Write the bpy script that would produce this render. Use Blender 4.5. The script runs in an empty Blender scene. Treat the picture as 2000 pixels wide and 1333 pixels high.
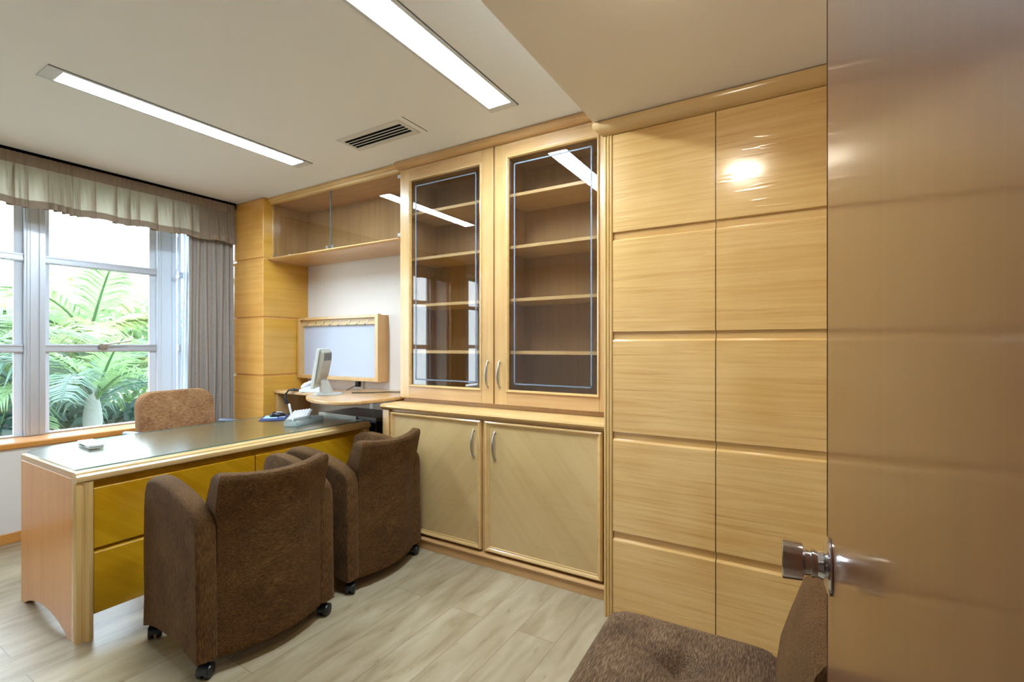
import bpy, bmesh, math, random
from mathutils import Vector, Matrix
random.seed(7)
PI = math.pi
S = bpy.context.scene
COL = S.collection

# ------------------------------------------------------------------ camera, world, sun, exposure
FOC = 932.0
YAW = math.radians(30.95)
cam_d = bpy.data.cameras.new('camera')
cam_d.sensor_fit = 'HORIZONTAL'; cam_d.sensor_width = 36.0
cam_d.lens = 36.0 * FOC / 2000.0
cam_d.shift_y = 8.5 / 2000.0
cam_d.clip_start = 0.01; cam_d.clip_end = 200
cam = bpy.data.objects.new('camera', cam_d); COL.objects.link(cam)
cam.location = (0, 0, 1.30)
cam.rotation_euler = (PI / 2, 0, YAW)
S.camera = cam
S.view_settings.view_transform = 'Standard'
try: S.view_settings.look = 'None'
except Exception: pass
S.view_settings.exposure = 0.68
S.view_settings.gamma = 1.0
S.view_settings.use_curve_mapping = False

W = bpy.data.worlds.new('overcast_sky'); S.world = W; W.use_nodes = True
bg = W.node_tree.nodes['Background']
bg.inputs[0].default_value = (0.74, 0.88, 1.0, 1); bg.inputs[1].default_value = 7.5
sun_d = bpy.data.lights.new('sun', 'SUN'); sun_d.energy = 3.0; sun_d.angle = math.radians(3); sun_d.color = (1.0, 0.97, 0.88)
sun = bpy.data.objects.new('sun', sun_d); COL.objects.link(sun)
sun.rotation_euler = Vector((-0.50, 0.15, -0.85)).to_track_quat('-Z', 'Y').to_euler()
por_d = bpy.data.lights.new('window_portal', 'AREA'); por_d.shape = 'RECTANGLE'; por_d.size = 4.3; por_d.size_y = 1.75
por_d.cycles.is_portal = True
por = bpy.data.objects.new('window_portal', por_d); COL.objects.link(por)
por.location = (-4.86, 0.3, 1.53); por.rotation_euler = Vector((1, 0, 0)).to_track_quat('-Z', 'Y').to_euler()
TUBE = 70.0      # radiance of the recessed ceiling strips
BULB = 60.0      # radiance of the vestibule lamp

# ------------------------------------------------------------------ materials
MATS = {}
def lin(c): return tuple(((v / 255) / 12.92 if v / 255 <= 0.04045 else ((v / 255 + 0.055) / 1.055) ** 2.4) for v in c) + (1,)
def newmat(name):
    m = bpy.data.materials.new(name); m.use_nodes = True
    nt = m.node_tree; nt.nodes.clear()
    out = nt.nodes.new('ShaderNodeOutputMaterial')
    b = nt.nodes.new('ShaderNodeBsdfPrincipled')
    nt.links.new(b.outputs[0], out.inputs[0])
    return m, nt, b, out
def plain(name, rgb, rough=0.5, metal=0.0, coat=0.0, emit=None, es=0, spec=0.5, bump=0, bscale=60):
    m, nt, b, out = newmat(name)
    b.inputs['Base Color'].default_value = lin(rgb); b.inputs['Roughness'].default_value = rough
    b.inputs['Metallic'].default_value = metal; b.inputs['Coat Weight'].default_value = coat
    b.inputs['Specular IOR Level'].default_value = spec
    tc = nt.nodes.new('ShaderNodeTexCoord')
    n = nt.nodes.new('ShaderNodeTexNoise'); n.inputs['Scale'].default_value = bscale
    nt.links.new(tc.outputs['Object'], n.inputs['Vector'])
    if bump:
        bp = nt.nodes.new('ShaderNodeBump'); bp.inputs['Strength'].default_value = bump; bp.inputs['Distance'].default_value = 0.01
        nt.links.new(n.outputs['Fac'], bp.inputs['Height']); nt.links.new(bp.outputs[0], b.inputs['Normal'])
    else:
        mr = nt.nodes.new('ShaderNodeMapRange'); mr.inputs['To Min'].default_value = max(0, rough - 0.04); mr.inputs['To Max'].default_value = min(1, rough + 0.04)
        nt.links.new(n.outputs['Fac'], mr.inputs['Value']); nt.links.new(mr.outputs[0], b.inputs['Roughness'])
    if emit:
        b.inputs['Emission Color'].default_value = emit + (1,); b.inputs['Emission Strength'].default_value = es
    return m
def stretched(nt, grain, long=1.2, cross=28.0, rot=None):
    tc = nt.nodes.new('ShaderNodeTexCoord'); mp = nt.nodes.new('ShaderNodeMapping')
    sc = {'x': (long, cross, cross), 'y': (cross, long, cross), 'z': (cross, cross, long)}[grain]
    if rot:
        m0 = nt.nodes.new('ShaderNodeMapping'); m0.inputs['Rotation'].default_value = rot
        nt.links.new(tc.outputs['Object'], m0.inputs['Vector']); nt.links.new(m0.outputs[0], mp.inputs['Vector'])
    else:
        nt.links.new(tc.outputs['Object'], mp.inputs['Vector'])
    mp.inputs['Scale'].default_value = sc
    return tc, mp
def wood(name, c1, c2, grain='x', rough=0.22, rot=None, gb=0.04, long=1.2, cross=26.0, streak=0.0, ripple=0.0, coat=0.35, blotch=0.5, contrast=1.0, crough=0.12):
    m, nt, b, out = newmat(name)
    tc, mp = stretched(nt, grain, long, cross, rot)
    n1 = nt.nodes.new('ShaderNodeTexNoise'); n1.inputs['Scale'].default_value = 1.0; n1.inputs['Detail'].default_value = 5; n1.inputs['Distortion'].default_value = 0.6
    nt.links.new(mp.outputs[0], n1.inputs['Vector'])
    n2 = nt.nodes.new('ShaderNodeTexNoise'); n2.inputs['Scale'].default_value = 2.6; n2.inputs['Detail'].default_value = 2
    nt.links.new(tc.outputs['Object'], n2.inputs['Vector'])
    ad = nt.nodes.new('ShaderNodeMix'); ad.data_type = 'FLOAT'; ad.inputs[0].default_value = blotch
    nt.links.new(n1.outputs['Fac'], ad.inputs[2]); nt.links.new(n2.outputs['Fac'], ad.inputs[3])
    cr = nt.nodes.new('ShaderNodeValToRGB')
    cr.color_ramp.elements[0].position = 0.5 - 0.16 / contrast; cr.color_ramp.elements[0].color = lin(c2)
    cr.color_ramp.elements[1].position = 0.5 + 0.16 / contrast; cr.color_ramp.elements[1].color = lin(c1)
    nt.links.new(ad.outputs[0], cr.inputs[0])
    col = cr.outputs[0]
    if streak:
        mp2 = nt.nodes.new('ShaderNodeMapping'); mp2.inputs['Scale'].default_value = {'x': (2.2, 90, 90), 'y': (90, 2.2, 90), 'z': (90, 90, 2.2)}[grain]
        nt.links.new(tc.outputs['Object'], mp2.inputs['Vector'])
        n3 = nt.nodes.new('ShaderNodeTexNoise'); n3.inputs['Scale'].default_value = 1.0; n3.inputs['Detail'].default_value = 3
        nt.links.new(mp2.outputs[0], n3.inputs['Vector'])
        r3 = nt.nodes.new('ShaderNodeMapRange'); r3.inputs['From Min'].default_value = 0.60; r3.inputs['From Max'].default_value = 0.72
        r3.inputs['To Max'].default_value = streak
        nt.links.new(n3.outputs['Fac'], r3.inputs['Value'])
        mx = nt.nodes.new('ShaderNodeMix'); mx.data_type = 'RGBA'; mx.blend_type = 'MULTIPLY'
        nt.links.new(r3.outputs[0], mx.inputs[0]); nt.links.new(col, mx.inputs[6]); mx.inputs[7].default_value = (0.62, 0.5, 0.38, 1)
        col = mx.outputs[2]
    nt.links.new(col, b.inputs['Base Color'])
    b.inputs['Roughness'].default_value = rough; b.inputs['Coat Weight'].default_value = coat; b.inputs['Coat Roughness'].default_value = crough
    bp = nt.nodes.new('ShaderNodeBump'); bp.inputs['Strength'].default_value = gb; bp.inputs['Distance'].default_value = 0.004
    nt.links.new(n1.outputs['Fac'], bp.inputs['Height'])
    nrm = bp.outputs[0]
    if ripple:
        mp4 = nt.nodes.new('ShaderNodeMapping'); mp4.inputs['Scale'].default_value = {'x': (5, 5, 46), 'z': (46, 46, 5), 'y': (46, 5, 46)}[grain]
        nt.links.new(tc.outputs['Object'], mp4.inputs['Vector'])
        n4 = nt.nodes.new('ShaderNodeTexNoise'); n4.inputs['Scale'].default_value = 1.0; n4.inputs['Detail'].default_value = 1.0
        nt.links.new(mp4.outputs[0], n4.inputs['Vector'])
        r4 = nt.nodes.new('ShaderNodeMapRange'); r4.inputs['From Min'].default_value = 0.60; r4.inputs['From Max'].default_value = 0.74
        nt.links.new(n4.outputs['Fac'], r4.inputs['Value'])
        b4 = nt.nodes.new('ShaderNodeBump'); b4.inputs['Strength'].default_value = ripple; b4.inputs['Distance'].default_value = 0.006
        nt.links.new(r4.outputs[0], b4.inputs['Height']); nt.links.new(nrm, b4.inputs['Normal']); nrm = b4.outputs[0]
    nt.links.new(nrm, b.inputs['Normal']); nt.links.new(nrm, b.inputs['Coat Normal'])
    return m
def fabric(name, grain, dark=(60, 37, 14), mid=(82, 54, 25), light=(108, 78, 43)):
    m, nt, b, out = newmat(name)
    tc, mp = stretched(nt, grain, 42, 400)
    n1 = nt.nodes.new('ShaderNodeTexNoise'); n1.inputs['Scale'].default_value = 1.0; n1.inputs['Detail'].default_value = 4
    nt.links.new(mp.outputs[0], n1.inputs['Vector'])
    n2 = nt.nodes.new('ShaderNodeTexNoise'); n2.inputs['Scale'].default_value = 9; n2.inputs['Detail'].default_value = 3
    nt.links.new(tc.outputs['Object'], n2.inputs['Vector'])
    ad = nt.nodes.new('ShaderNodeMix'); ad.data_type = 'FLOAT'; ad.inputs[0].default_value = 0.25
    nt.links.new(n1.outputs['Fac'], ad.inputs[2]); nt.links.new(n2.outputs['Fac'], ad.inputs[3])
    cr = nt.nodes.new('ShaderNodeValToRGB'); e = cr.color_ramp.elements
    e[0].position = 0.38; e[0].color = lin(dark); e[1].position = 0.66; e[1].color = lin(light)
    k = e.new(0.5); k.color = lin(mid)
    nt.links.new(ad.outputs[0], cr.inputs[0]); nt.links.new(cr.outputs[0], b.inputs['Base Color'])
    b.inputs['Roughness'].default_value = 0.9; b.inputs['Specular IOR Level'].default_value = 0.2
    b.inputs['Sheen Weight'].default_value = 0.15; b.inputs['Sheen Roughness'].default_value = 0.4
    b.inputs['Sheen Tint'].default_value = lin((190, 160, 130))
    bp = nt.nodes.new('ShaderNodeBump'); bp.inputs['Strength'].default_value = 0.6; bp.inputs['Distance'].default_value = 0.002
    nt.links.new(n1.outputs['Fac'], bp.inputs['Height']); nt.links.new(bp.outputs[0], b.inputs['Normal'])
    return m
def thin_glass(name, tint=(1, 1, 1), ior=1.5, rough=0.0):
    m = bpy.data.materials.new(name); m.use_nodes = True; nt = m.node_tree; nt.nodes.clear()
    out = nt.nodes.new('ShaderNodeOutputMaterial'); mx = nt.nodes.new('ShaderNodeMixShader')
    tr = nt.nodes.new('ShaderNodeBsdfTransparent'); tr.inputs[0].default_value = tint + (1,)
    gl = nt.nodes.new('ShaderNodeBsdfGlossy'); gl.inputs['Roughness'].default_value = rough
    lw = nt.nodes.new('ShaderNodeLayerWeight'); lw.inputs[0].default_value = 0.5
    pw = nt.nodes.new('ShaderNodeMath'); pw.operation = 'POWER'; pw.inputs[1].default_value = 5.0
    r0 = ((ior - 1) / (ior + 1)) ** 2
    fr = nt.nodes.new('ShaderNodeMath'); fr.operation = 'MULTIPLY_ADD'; fr.inputs[1].default_value = 1 - r0; fr.inputs[2].default_value = r0
    nt.links.new(lw.outputs['Facing'], pw.inputs[0]); nt.links.new(pw.outputs[0], fr.inputs[0])
    nt.links.new(fr.outputs[0], mx.inputs[0]); nt.links.new(tr.outputs[0], mx.inputs[1]); nt.links.new(gl.outputs[0], mx.inputs[2])
    nt.links.new(mx.outputs[0], out.inputs[0]); return m
def cloth(name, rgb, trans=0.35, trgb=None, rough=0.9, see=0.0):
    m = bpy.data.materials.new(name); m.use_nodes = True; nt = m.node_tree; nt.nodes.clear()
    out = nt.nodes.new('ShaderNodeOutputMaterial'); mx = nt.nodes.new('ShaderNodeMixShader'); mx.inputs[0].default_value = trans
    d = nt.nodes.new('ShaderNodeBsdfDiffuse'); t = nt.nodes.new('ShaderNodeBsdfTranslucent')
    tc = nt.nodes.new('ShaderNodeTexCoord'); mp = nt.nodes.new('ShaderNodeMapping'); mp.inputs['Scale'].default_value = (300, 300, 40)
    n = nt.nodes.new('ShaderNodeTexNoise'); n.inputs['Scale'].default_value = 1
    nt.links.new(tc.outputs['Object'], mp.inputs['Vector']); nt.links.new(mp.outputs[0], n.inputs['Vector'])
    cr = nt.nodes.new('ShaderNodeValToRGB'); cr.color_ramp.elements[0].position = 0.3; cr.color_ramp.elements[1].position = 0.7
    cr.color_ramp.elements[0].color = lin(tuple(int(v * 0.9) for v in rgb)); cr.color_ramp.elements[1].color = lin(rgb)
    nt.links.new(n.outputs['Fac'], cr.inputs[0]); nt.links.new(cr.outputs[0], d.inputs[0])
    t.inputs[0].default_value = lin(trgb or rgb)
    nt.links.new(d.outputs[0], mx.inputs[1]); nt.links.new(t.outputs[0], mx.inputs[2])
    last = mx.outputs[0]
    if see:
        m2 = nt.nodes.new('ShaderNodeMixShader'); m2.inputs[0].default_value = see
        tp = nt.nodes.new('ShaderNodeBsdfTransparent'); nt.links.new(last, m2.inputs[1]); nt.links.new(tp.outputs[0], m2.inputs[2]); last = m2.outputs[0]
    nt.links.new(last, out.inputs[0]); return m
def leafmat(name, rgb, trgb, rough=0.4):
    m = bpy.data.materials.new(name); m.use_nodes = True; nt = m.node_tree; nt.nodes.clear()
    out = nt.nodes.new('ShaderNodeOutputMaterial'); mx = nt.nodes.new('ShaderNodeMixShader'); mx.inputs[0].default_value = 0.45
    p = nt.nodes.new('ShaderNodeBsdfPrincipled'); t = nt.nodes.new('ShaderNodeBsdfTranslucent')
    tc = nt.nodes.new('ShaderNodeTexCoord'); n = nt.nodes.new('ShaderNodeTexNoise'); n.inputs['Scale'].default_value = 3
    nt.links.new(tc.outputs['Object'], n.inputs['Vector'])
    cr = nt.nodes.new('ShaderNodeValToRGB'); cr.color_ramp.elements[0].position = 0.35; cr.color_ramp.elements[1].position = 0.68
    cr.color_ramp.elements[0].color = lin(tuple(int(v * 0.72) for v in rgb)); cr.color_ramp.elements[1].color = lin(rgb)
    nt.links.new(n.outputs['Fac'], cr.inputs[0]); nt.links.new(cr.outputs[0], p.inputs['Base Color']); p.inputs['Roughness'].default_value = rough
    t.inputs[0].default_value = lin(trgb)
    nt.links.new(p.outputs[0], mx.inputs[1]); nt.links.new(t.outputs[0], mx.inputs[2]); nt.links.new(mx.outputs[0], out.inputs[0]); return m

M = {}
M['white_paint'] = plain('white_ceiling_paint', (232, 230, 228), 0.8, bump=0.03, bscale=25)
M['warm_lit_paint'] = plain('warm_lit_ceiling_paint', (228, 216, 200), 0.7, bump=0.05, bscale=18)  # beige tint of the warm lamp light is mixed into this ceiling colour
M['wall'] = plain('wall_paper', (222, 212, 202), 0.85, bump=0.05, bscale=120)
M['oak'] = wood('honey_veneer', (212, 170, 112), (188, 143, 84), 'z', 0.28, streak=0.25)
M['oakx'] = wood('honey_veneer_horizontal', (210, 166, 112), (184, 138, 84), 'x', 0.28, streak=0.2)
M['oaky'] = wood('honey_veneer_lengthwise', (206, 160, 106), (182, 136, 82), 'y', 0.28, streak=0.2)
M['inner'] = wood('cabinet_inside_veneer', (196, 162, 116), (172, 136, 92), 'z', 0.5, coat=0.05)
M['shelf'] = wood('pale_shelf_edge', (222, 190, 138), (206, 170, 116), 'x', 0.4, coat=0.1)
M['wardrobe'] = wood('lacquered_panel_veneer', (226, 186, 124), (202, 154, 88), 'x', 0.19, gb=0.010, long=1.8, cross=60, streak=0.5, ripple=0.12, coat=0.6, contrast=0.85)
M['stile'] = wood('pale_moulding', (218, 180, 118), (202, 162, 98), 'z', 0.16, coat=0.7, crough=0.06)
M['stilex'] = wood('pale_moulding_horizontal', (216, 178, 120), (200, 158, 98), 'x', 0.2, coat=0.5)
M['stiley'] = wood('pale_moulding_lengthwise', (214, 182, 128), (198, 160, 104), 'y', 0.25, coat=0.4)
M['door_l'] = wood('diagonal_veneer_left', (206, 174, 122), (190, 156, 102), 'x', 0.3, rot=(0, math.radians(50), 0), streak=0.2, contrast=0.9)
M['door_r'] = wood('diagonal_veneer_right', (206, 174, 122), (190, 156, 102), 'x', 0.3, rot=(0, math.radians(-50), 0), streak=0.2, contrast=0.9)
M['pillar'] = wood('amber_panel_veneer', (230, 172, 90), (208, 146, 62), 'x', 0.2, streak=0.2, coat=0.6)
M['pillar_shaded'] = wood('amber_panel_veneer_shaded', (212, 160, 66), (190, 138, 44), 'y', 0.2, streak=0.2, coat=0.6)  # same veneer as the front, darkened to put the side's shade into the colour
M['desk_side'] = wood('orange_veneer', (216, 154, 88), (198, 132, 66), 'z', 0.32, streak=0.15, coat=0.25)
M['desk_front'] = wood('mustard_veneer', (206, 154, 28), (178, 124, 10), 'y', 0.14, rot=(math.radians(40), 0, 0), coat=0.8, contrast=1.2, crough=0.05)  # base colour holds both the veneer's own tone and a tint from the lighting
M['door_wood'] = wood('reddish_brown_door_veneer', (102, 56, 30), (76, 41, 22), 'z', 0.3, gb=0.02, cross=60, streak=0.4, coat=0.45, crough=0.10)
M['sill'] = wood('orange_sill_wood', (214, 150, 78), (196, 128, 58), 'y', 0.25)
M['fab_h'] = fabric('brown_chenille_across', 'y'); M['fab_v'] = fabric('brown_chenille_upright', 'z')
M['fab_seat'] = fabric('brown_chenille_seat', 'x', (58, 42, 30), (84, 62, 44), (122, 98, 74))
M['fab_lounge'] = fabric('brown_chenille_lounge', 'y', (66, 47, 32), (90, 67, 47), (128, 102, 76))
M['fab_chair'] = fabric('tan_chenille', 'y', (112, 74, 44), (146, 104, 68), (178, 138, 98))
M['black'] = plain('black_plastic', (18, 19, 22), 0.3)
M['rubber'] = plain('black_cable', (20, 18, 18), 0.5)
M['grey_top'] = plain('dark_grey_laminate', (92, 84, 76), 0.45)
M['alu'] = plain('aluminium_frame', (200, 204, 212), 0.35, metal=0.6)
M['alu_white'] = plain('white_painted_frame', (214, 220, 228), 0.4)
M['chrome'] = plain('polished_chrome', (205, 203, 206), 0.12, metal=1.0)
M['nickel'] = plain('brushed_nickel', (176, 172, 166), 0.3, metal=1.0)
M['white_plastic'] = plain('white_plastic', (224, 224, 228), 0.4)
M['grey_plastic'] = plain('pale_grey_plastic', (196, 198, 192), 0.45)
M['putty'] = plain('putty_plastic', (170, 168, 156), 0.5)
M['blue'] = plain('blue_mouse_pad', (44, 62, 112), 0.6)
M['paleblue'] = plain('pale_blue_print', (166, 200, 216), 0.6)
M['arm_grey'] = plain('blue_grey_arm_pad', (110, 122, 142), 0.35)
M['board'] = plain('white_laminate_board', (184, 188, 202), 0.5)
M['void'] = plain('dark_duct', (5, 5, 6), 0.9, spec=0.1)
M['vent'] = plain('white_enamel', (206, 202, 196), 0.45)
M['fixture'] = plain('white_fixture_metal', (205, 205, 205), 0.4)
M['tube'] = plain('lit_strip_diffuser', (255, 255, 255), 0.4, emit=(0.66, 0.84, 1.0), es=TUBE)
M['bulb'] = plain('lit_lamp_globe', (255, 255, 255), 0.4, emit=(1.0, 0.90, 0.72), es=BULB)
M['glass'] = thin_glass('window_glass', (0.98, 0.99, 0.985))
M['bronze'] = thin_glass('bronze_cabinet_glass', (0.90, 0.87, 0.83), ior=1.6)
M['bronze_light'] = thin_glass('pale_bronze_glass', (0.93, 0.91, 0.87), ior=1.55)
M['etch'] = plain('etched_frosted_line', (112, 122, 136), 0.5)
M['desk_glass'] = thin_glass('desk_glass_sheet', (0.90, 0.97, 0.95), ior=2.3, rough=0.18)
M['glass_edge'] = plain('green_glass_edge', (70, 120, 118), 0.1, coat=0.5)
M['pane_edge'] = plain('grey_glass_edge', (104, 108, 100), 0.2)
M['acrylic'] = cloth('smoky_clear_acrylic', (176, 184, 180), 0.2, see=0.45)
M['drape'] = cloth('taupe_drape', (168, 156, 146), 0.12)
M['valance'] = cloth('taupe_valance', (164, 146, 126), 0.5, (222, 212, 188))
M['hem'] = cloth('taupe_hem', (148, 128, 108), 0.12)
M['sheer'] = cloth('white_sheer', (236, 240, 246), 0.6, see=0.15)
M['bark'] = plain('pale_palm_bark', (104, 110, 104), 0.8, bump=0.6, bscale=14)
M['leaf_a'] = leafmat('bright_palm_leaf', (104, 136, 96), (134, 166, 110))  # leaf colours are greyed and paled to stand in for the bright window haze
M['leaf_b'] = leafmat('bluish_palm_leaf', (92, 122, 112), (116, 144, 124))
M['leaf_c'] = leafmat('yellow_green_leaf', (146, 162, 116), (174, 186, 124))
M['leaf_d'] = leafmat('dark_shrub_leaf', (70, 96, 92), (88, 116, 102))
M['soil'] = plain('garden_soil', (96, 100, 80), 0.95, bump=0.4, bscale=6)

def floor_mat():
    m, nt, b, out = newmat('pale_plank_floor')
    tc = nt.nodes.new('ShaderNodeTexCoord'); mp = nt.nodes.new('ShaderNodeMapping')
    mp.inputs['Rotation'].default_value = (0, 0, PI / 2); mp.inputs['Location'].default_value = (0.15, -0.953 + 0.19 * 8, 0)
    nt.links.new(tc.outputs['Object'], mp.inputs['Vector'])
    br = nt.nodes.new('ShaderNodeTexBrick'); br.offset = 0.37; br.squash = 1
    br.inputs['Scale'].default_value = 1; br.inputs['Brick Width'].default_value = 1.25; br.inputs['Row Height'].default_value = 0.19
    br.inputs['Mortar Size'].default_value = 0.0012; br.inputs['Mortar Smooth'].default_value = 0.1
    br.inputs['Color1'].default_value = (0.2, 0.2, 0.2, 1); br.inputs['Color2'].default_value = (0.8, 0.8, 0.8, 1); br.inputs['Mortar'].default_value = (0, 0, 0, 1)
    nt.links.new(mp.outputs[0], br.inputs['Vector'])
    ms = nt.nodes.new('ShaderNodeMapping'); ms.inputs['Scale'].default_value = (16, 3.2, 16)
    off = nt.nodes.new('ShaderNodeVectorMath'); off.operation = 'MULTIPLY_ADD'; off.inputs[1].default_value = (9, 9, 9)
    nt.links.new(br.outputs['Color'], off.inputs[0]); nt.links.new(tc.outputs['Object'], off.inputs[2])
    nt.links.new(off.outputs[0], ms.inputs['Vector'])
    n1 = nt.nodes.new('ShaderNodeTexNoise'); n1.inputs['Scale'].default_value = 1.0; n1.inputs['Detail'].default_value = 6; n1.inputs['Distortion'].default_value = 0.5
    nt.links.new(ms.outputs[0], n1.inputs['Vector'])
    cr = nt.nodes.new('ShaderNodeValToRGB'); e = cr.color_ramp.elements
    e[0].position = 0.26; e[0].color = lin((136, 116, 86)); e[1].position = 0.70; e[1].color = lin((174, 157, 130))
    k = e.new(0.44); k.color = lin((158, 140, 110))
    nt.links.new(n1.outputs['Fac'], cr.inputs[0])
    # small dark knots stretched along the boards
    mk = nt.nodes.new('ShaderNodeMapping'); mk.inputs['Scale'].default_value = (38, 9, 38)
    nt.links.new(off.outputs[0], mk.inputs['Vector'])
    n2 = nt.nodes.new('ShaderNodeTexNoise'); n2.inputs['Scale'].default_value = 1.0; n2.inputs['Detail'].default_value = 2
    nt.links.new(mk.outputs[0], n2.inputs['Vector'])
    r2 = nt.nodes.new('ShaderNodeMapRange'); r2.inputs['From Min'].default_value = 0.68; r2.inputs['From Max'].default_value = 0.78; r2.inputs['To Max'].default_value = 0.6
    nt.links.new(n2.outputs['Fac'], r2.inputs['Value'])
    mx = nt.nodes.new('ShaderNodeMix'); mx.data_type = 'RGBA'; mx.blend_type = 'MULTIPLY'
    nt.links.new(r2.outputs[0], mx.inputs[0]); nt.links.new(cr.outputs[0], mx.inputs[6]); mx.inputs[7].default_value = (0.5, 0.42, 0.32, 1)
    # per plank tone
    m3 = nt.nodes.new('ShaderNodeMapRange'); m3.inputs['To Min'].default_value = 0.95; m3.inputs['To Max'].default_value = 1.06
    nt.links.new(br.outputs['Color'], m3.inputs['Value'])
    v3 = nt.nodes.new('ShaderNodeVectorMath'); v3.operation = 'SCALE'; nt.links.new(mx.outputs[2], v3.inputs[0]); nt.links.new(m3.outputs[0], v3.inputs['Scale'])
    m4 = nt.nodes.new('ShaderNodeMix'); m4.data_type = 'RGBA'; m4.inputs[7].default_value = lin((118, 98, 72))
    nt.links.new(br.outputs['Fac'], m4.inputs[0]); nt.links.new(v3.outputs[0], m4.inputs[6])
    nt.links.new(m4.outputs[2], b.inputs['Base Color'])
    b.inputs['Roughness'].default_value = 0.36; b.inputs['Coat Weight'].default_value = 0.15; b.inputs['Coat Roughness'].default_value = 0.25
    bp = nt.nodes.new('ShaderNodeBump'); bp.inputs['Strength'].default_value = 0.08; bp.inputs['Distance'].default_value = 0.003
    nt.links.new(n1.outputs['Fac'], bp.inputs['Height']); nt.links.new(bp.outputs[0], b.inputs['Normal'])
    return m
M['floor'] = floor_mat()

# ------------------------------------------------------------------ mesh helpers
class B:
    """collects shapes for one mesh"""
    def __init__(s): s.bm = bmesh.new()
    def box(s, x0, x1, y0, y1, z0, z1):
        v = [s.bm.verts.new(p) for p in ((x0, y0, z0), (x1, y0, z0), (x1, y1, z0), (x0, y1, z0), (x0, y0, z1), (x1, y0, z1), (x1, y1, z1), (x0, y1, z1))]
        for f in ((3, 2, 1, 0), (4, 5, 6, 7), (0, 1, 5, 4), (1, 2, 6, 5), (2, 3, 7, 6), (3, 0, 4, 7)): s.bm.faces.new([v[i] for i in f])
        return s
    def prism(s, pts, axis, a0, a1):
        """pts: 2D outline; axis 'x': (y,z), 'y': (x,z), 'z': (x,y)"""
        def P(p, a): return {'x': (a, p[0], p[1]), 'y': (p[0], a, p[1]), 'z': (p[0], p[1], a)}[axis]
        A = [s.bm.verts.new(P(p, a0)) for p in pts]; C = [s.bm.verts.new(P(p, a1)) for p in pts]
        s.bm.faces.new(A); s.bm.faces.new(C[::-1]); n = len(pts)
        for i in range(n): s.bm.faces.new((A[i], C[i], C[(i + 1) % n], A[(i + 1) % n]))
        return s
    def rings(s, rings, cap0=True, cap1=True, closed=True):
        R = [[s.bm.verts.new(p) for p in r] for r in rings]; n = len(R[0])
        for a, b in zip(R, R[1:]):
            for i in range(n if closed else n - 1):
                s.bm.faces.new((a[i], a[(i + 1) % n], b[(i + 1) % n], b[i]))
        if cap0: s.bm.faces.new(R[0][::-1])
        if cap1: s.bm.faces.new(R[-1])
        return s
    def cyl(s, p0, p1, r0, r1=None, n=20):
        return s.tube([p0, p1], [r0, r1 if r1 is not None else r0], n)
    def tube(s, pts, r, n=10):
        pts = [Vector(p) for p in pts]
        rr = r if isinstance(r, (list, tuple)) else [r] * len(pts)
        rings = []; up = None
        for i, p in enumerate(pts):
            d = (pts[min(i + 1, len(pts) - 1)] - pts[max(i - 1, 0)]).normalized()
            if up is None:
                up = Vector((0, 0, 1)) if abs(d.z) < 0.9 else Vector((1, 0, 0))
            a = (up - d * up.dot(d)); a = a.normalized() if a.length > 1e-5 else d.orthogonal().normalized(); up = a
            c = d.cross(a)
            rings.append([tuple(p + (a * math.cos(t) + c * math.sin(t)) * rr[i]) for t in [2 * PI * k / n for k in range(n)]])
        return s.rings(rings)
    def lathe(s, prof, origin, axis, n=32):
        """prof: (distance along axis, radius)"""
        o = Vector(origin); d = Vector(axis).normalized(); a = d.orthogonal().normalized(); c = d.cross(a)
        return s.rings([[tuple(o + d * h + (a * math.cos(t) + c * math.sin(t)) * max(r, 1e-4)) for t in [2 * PI * k / n for k in range(n)]] for h, r in prof])
    def ball(s, c, r, sx=1, sy=1, sz=1, u=16, v=10):
        rg = []
        for j in range(1, v):
            ph = -PI / 2 + PI * j / v
            rg.append([(c[0] + r * sx * math.cos(ph) * math.cos(2 * PI * k / u), c[1] + r * sy * math.cos(ph) * math.sin(2 * PI * k / u), c[2] + r * sz * math.sin(ph)) for k in range(u)])
        return s.rings(rg)
    def xform(s, mat): bmesh.ops.transform(s.bm, matrix=mat, verts=s.bm.verts); return s
    def make(s, name, mat, parent=None, bevel=0.0, seg=2, smooth=None, sub=0, world=True):
        bm = s.bm
        bmesh.ops.recalc_face_normals(bm, faces=bm.faces)
        if parent is not None and world:
            loc = Vector(parent['_w']) if '_w' in parent else Vector(parent.location)
            bmesh.ops.translate(bm, verts=bm.verts, vec=-loc)
        elif parent is None:
            co = [v.co for v in bm.verts]
            cx = (min(v.x for v in co) + max(v.x for v in co)) / 2; cy = (min(v.y for v in co) + max(v.y for v in co)) / 2; cz = min(v.z for v in co)
            base = Vector((cx, cy, cz)); bmesh.ops.translate(bm, verts=bm.verts, vec=-base)
        me = bpy.data.meshes.new(name); bm.to_mesh(me); bm.free()
        me.materials.append(mat)
        o = bpy.data.objects.new(name, me); COL.objects.link(o)
        if parent is not None: o.parent = parent
        else: o.location = base
        if smooth is None: smooth = bool(bevel or sub)
        if bevel:
            md = o.modifiers.new('bevel', 'BEVEL'); md.width = bevel; md.segments = seg; md.limit_method = 'ANGLE'; md.angle_limit = math.radians(40); md.harden_normals = True
        if sub:
            md = o.modifiers.new('subsurf', 'SUBSURF'); md.levels = sub; md.render_levels = sub
        if smooth:
            for p in me.polygons: p.use_smooth = True
            if not sub and not bevel: 
                for e in me.edges: pass
                me.set_sharp_from_angle(angle=math.radians(38))
        return o
def thing(name, label, cat, loc=(0, 0, 0), rotz=0, group=None):
    o = bpy.data.objects.new(name, None); COL.objects.link(o); o.empty_display_size = 0.1
    o.location = loc; o.rotation_euler = (0, 0, rotz); o['label'] = label; o['category'] = cat
    if group: o['group'] = group
    return o
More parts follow.
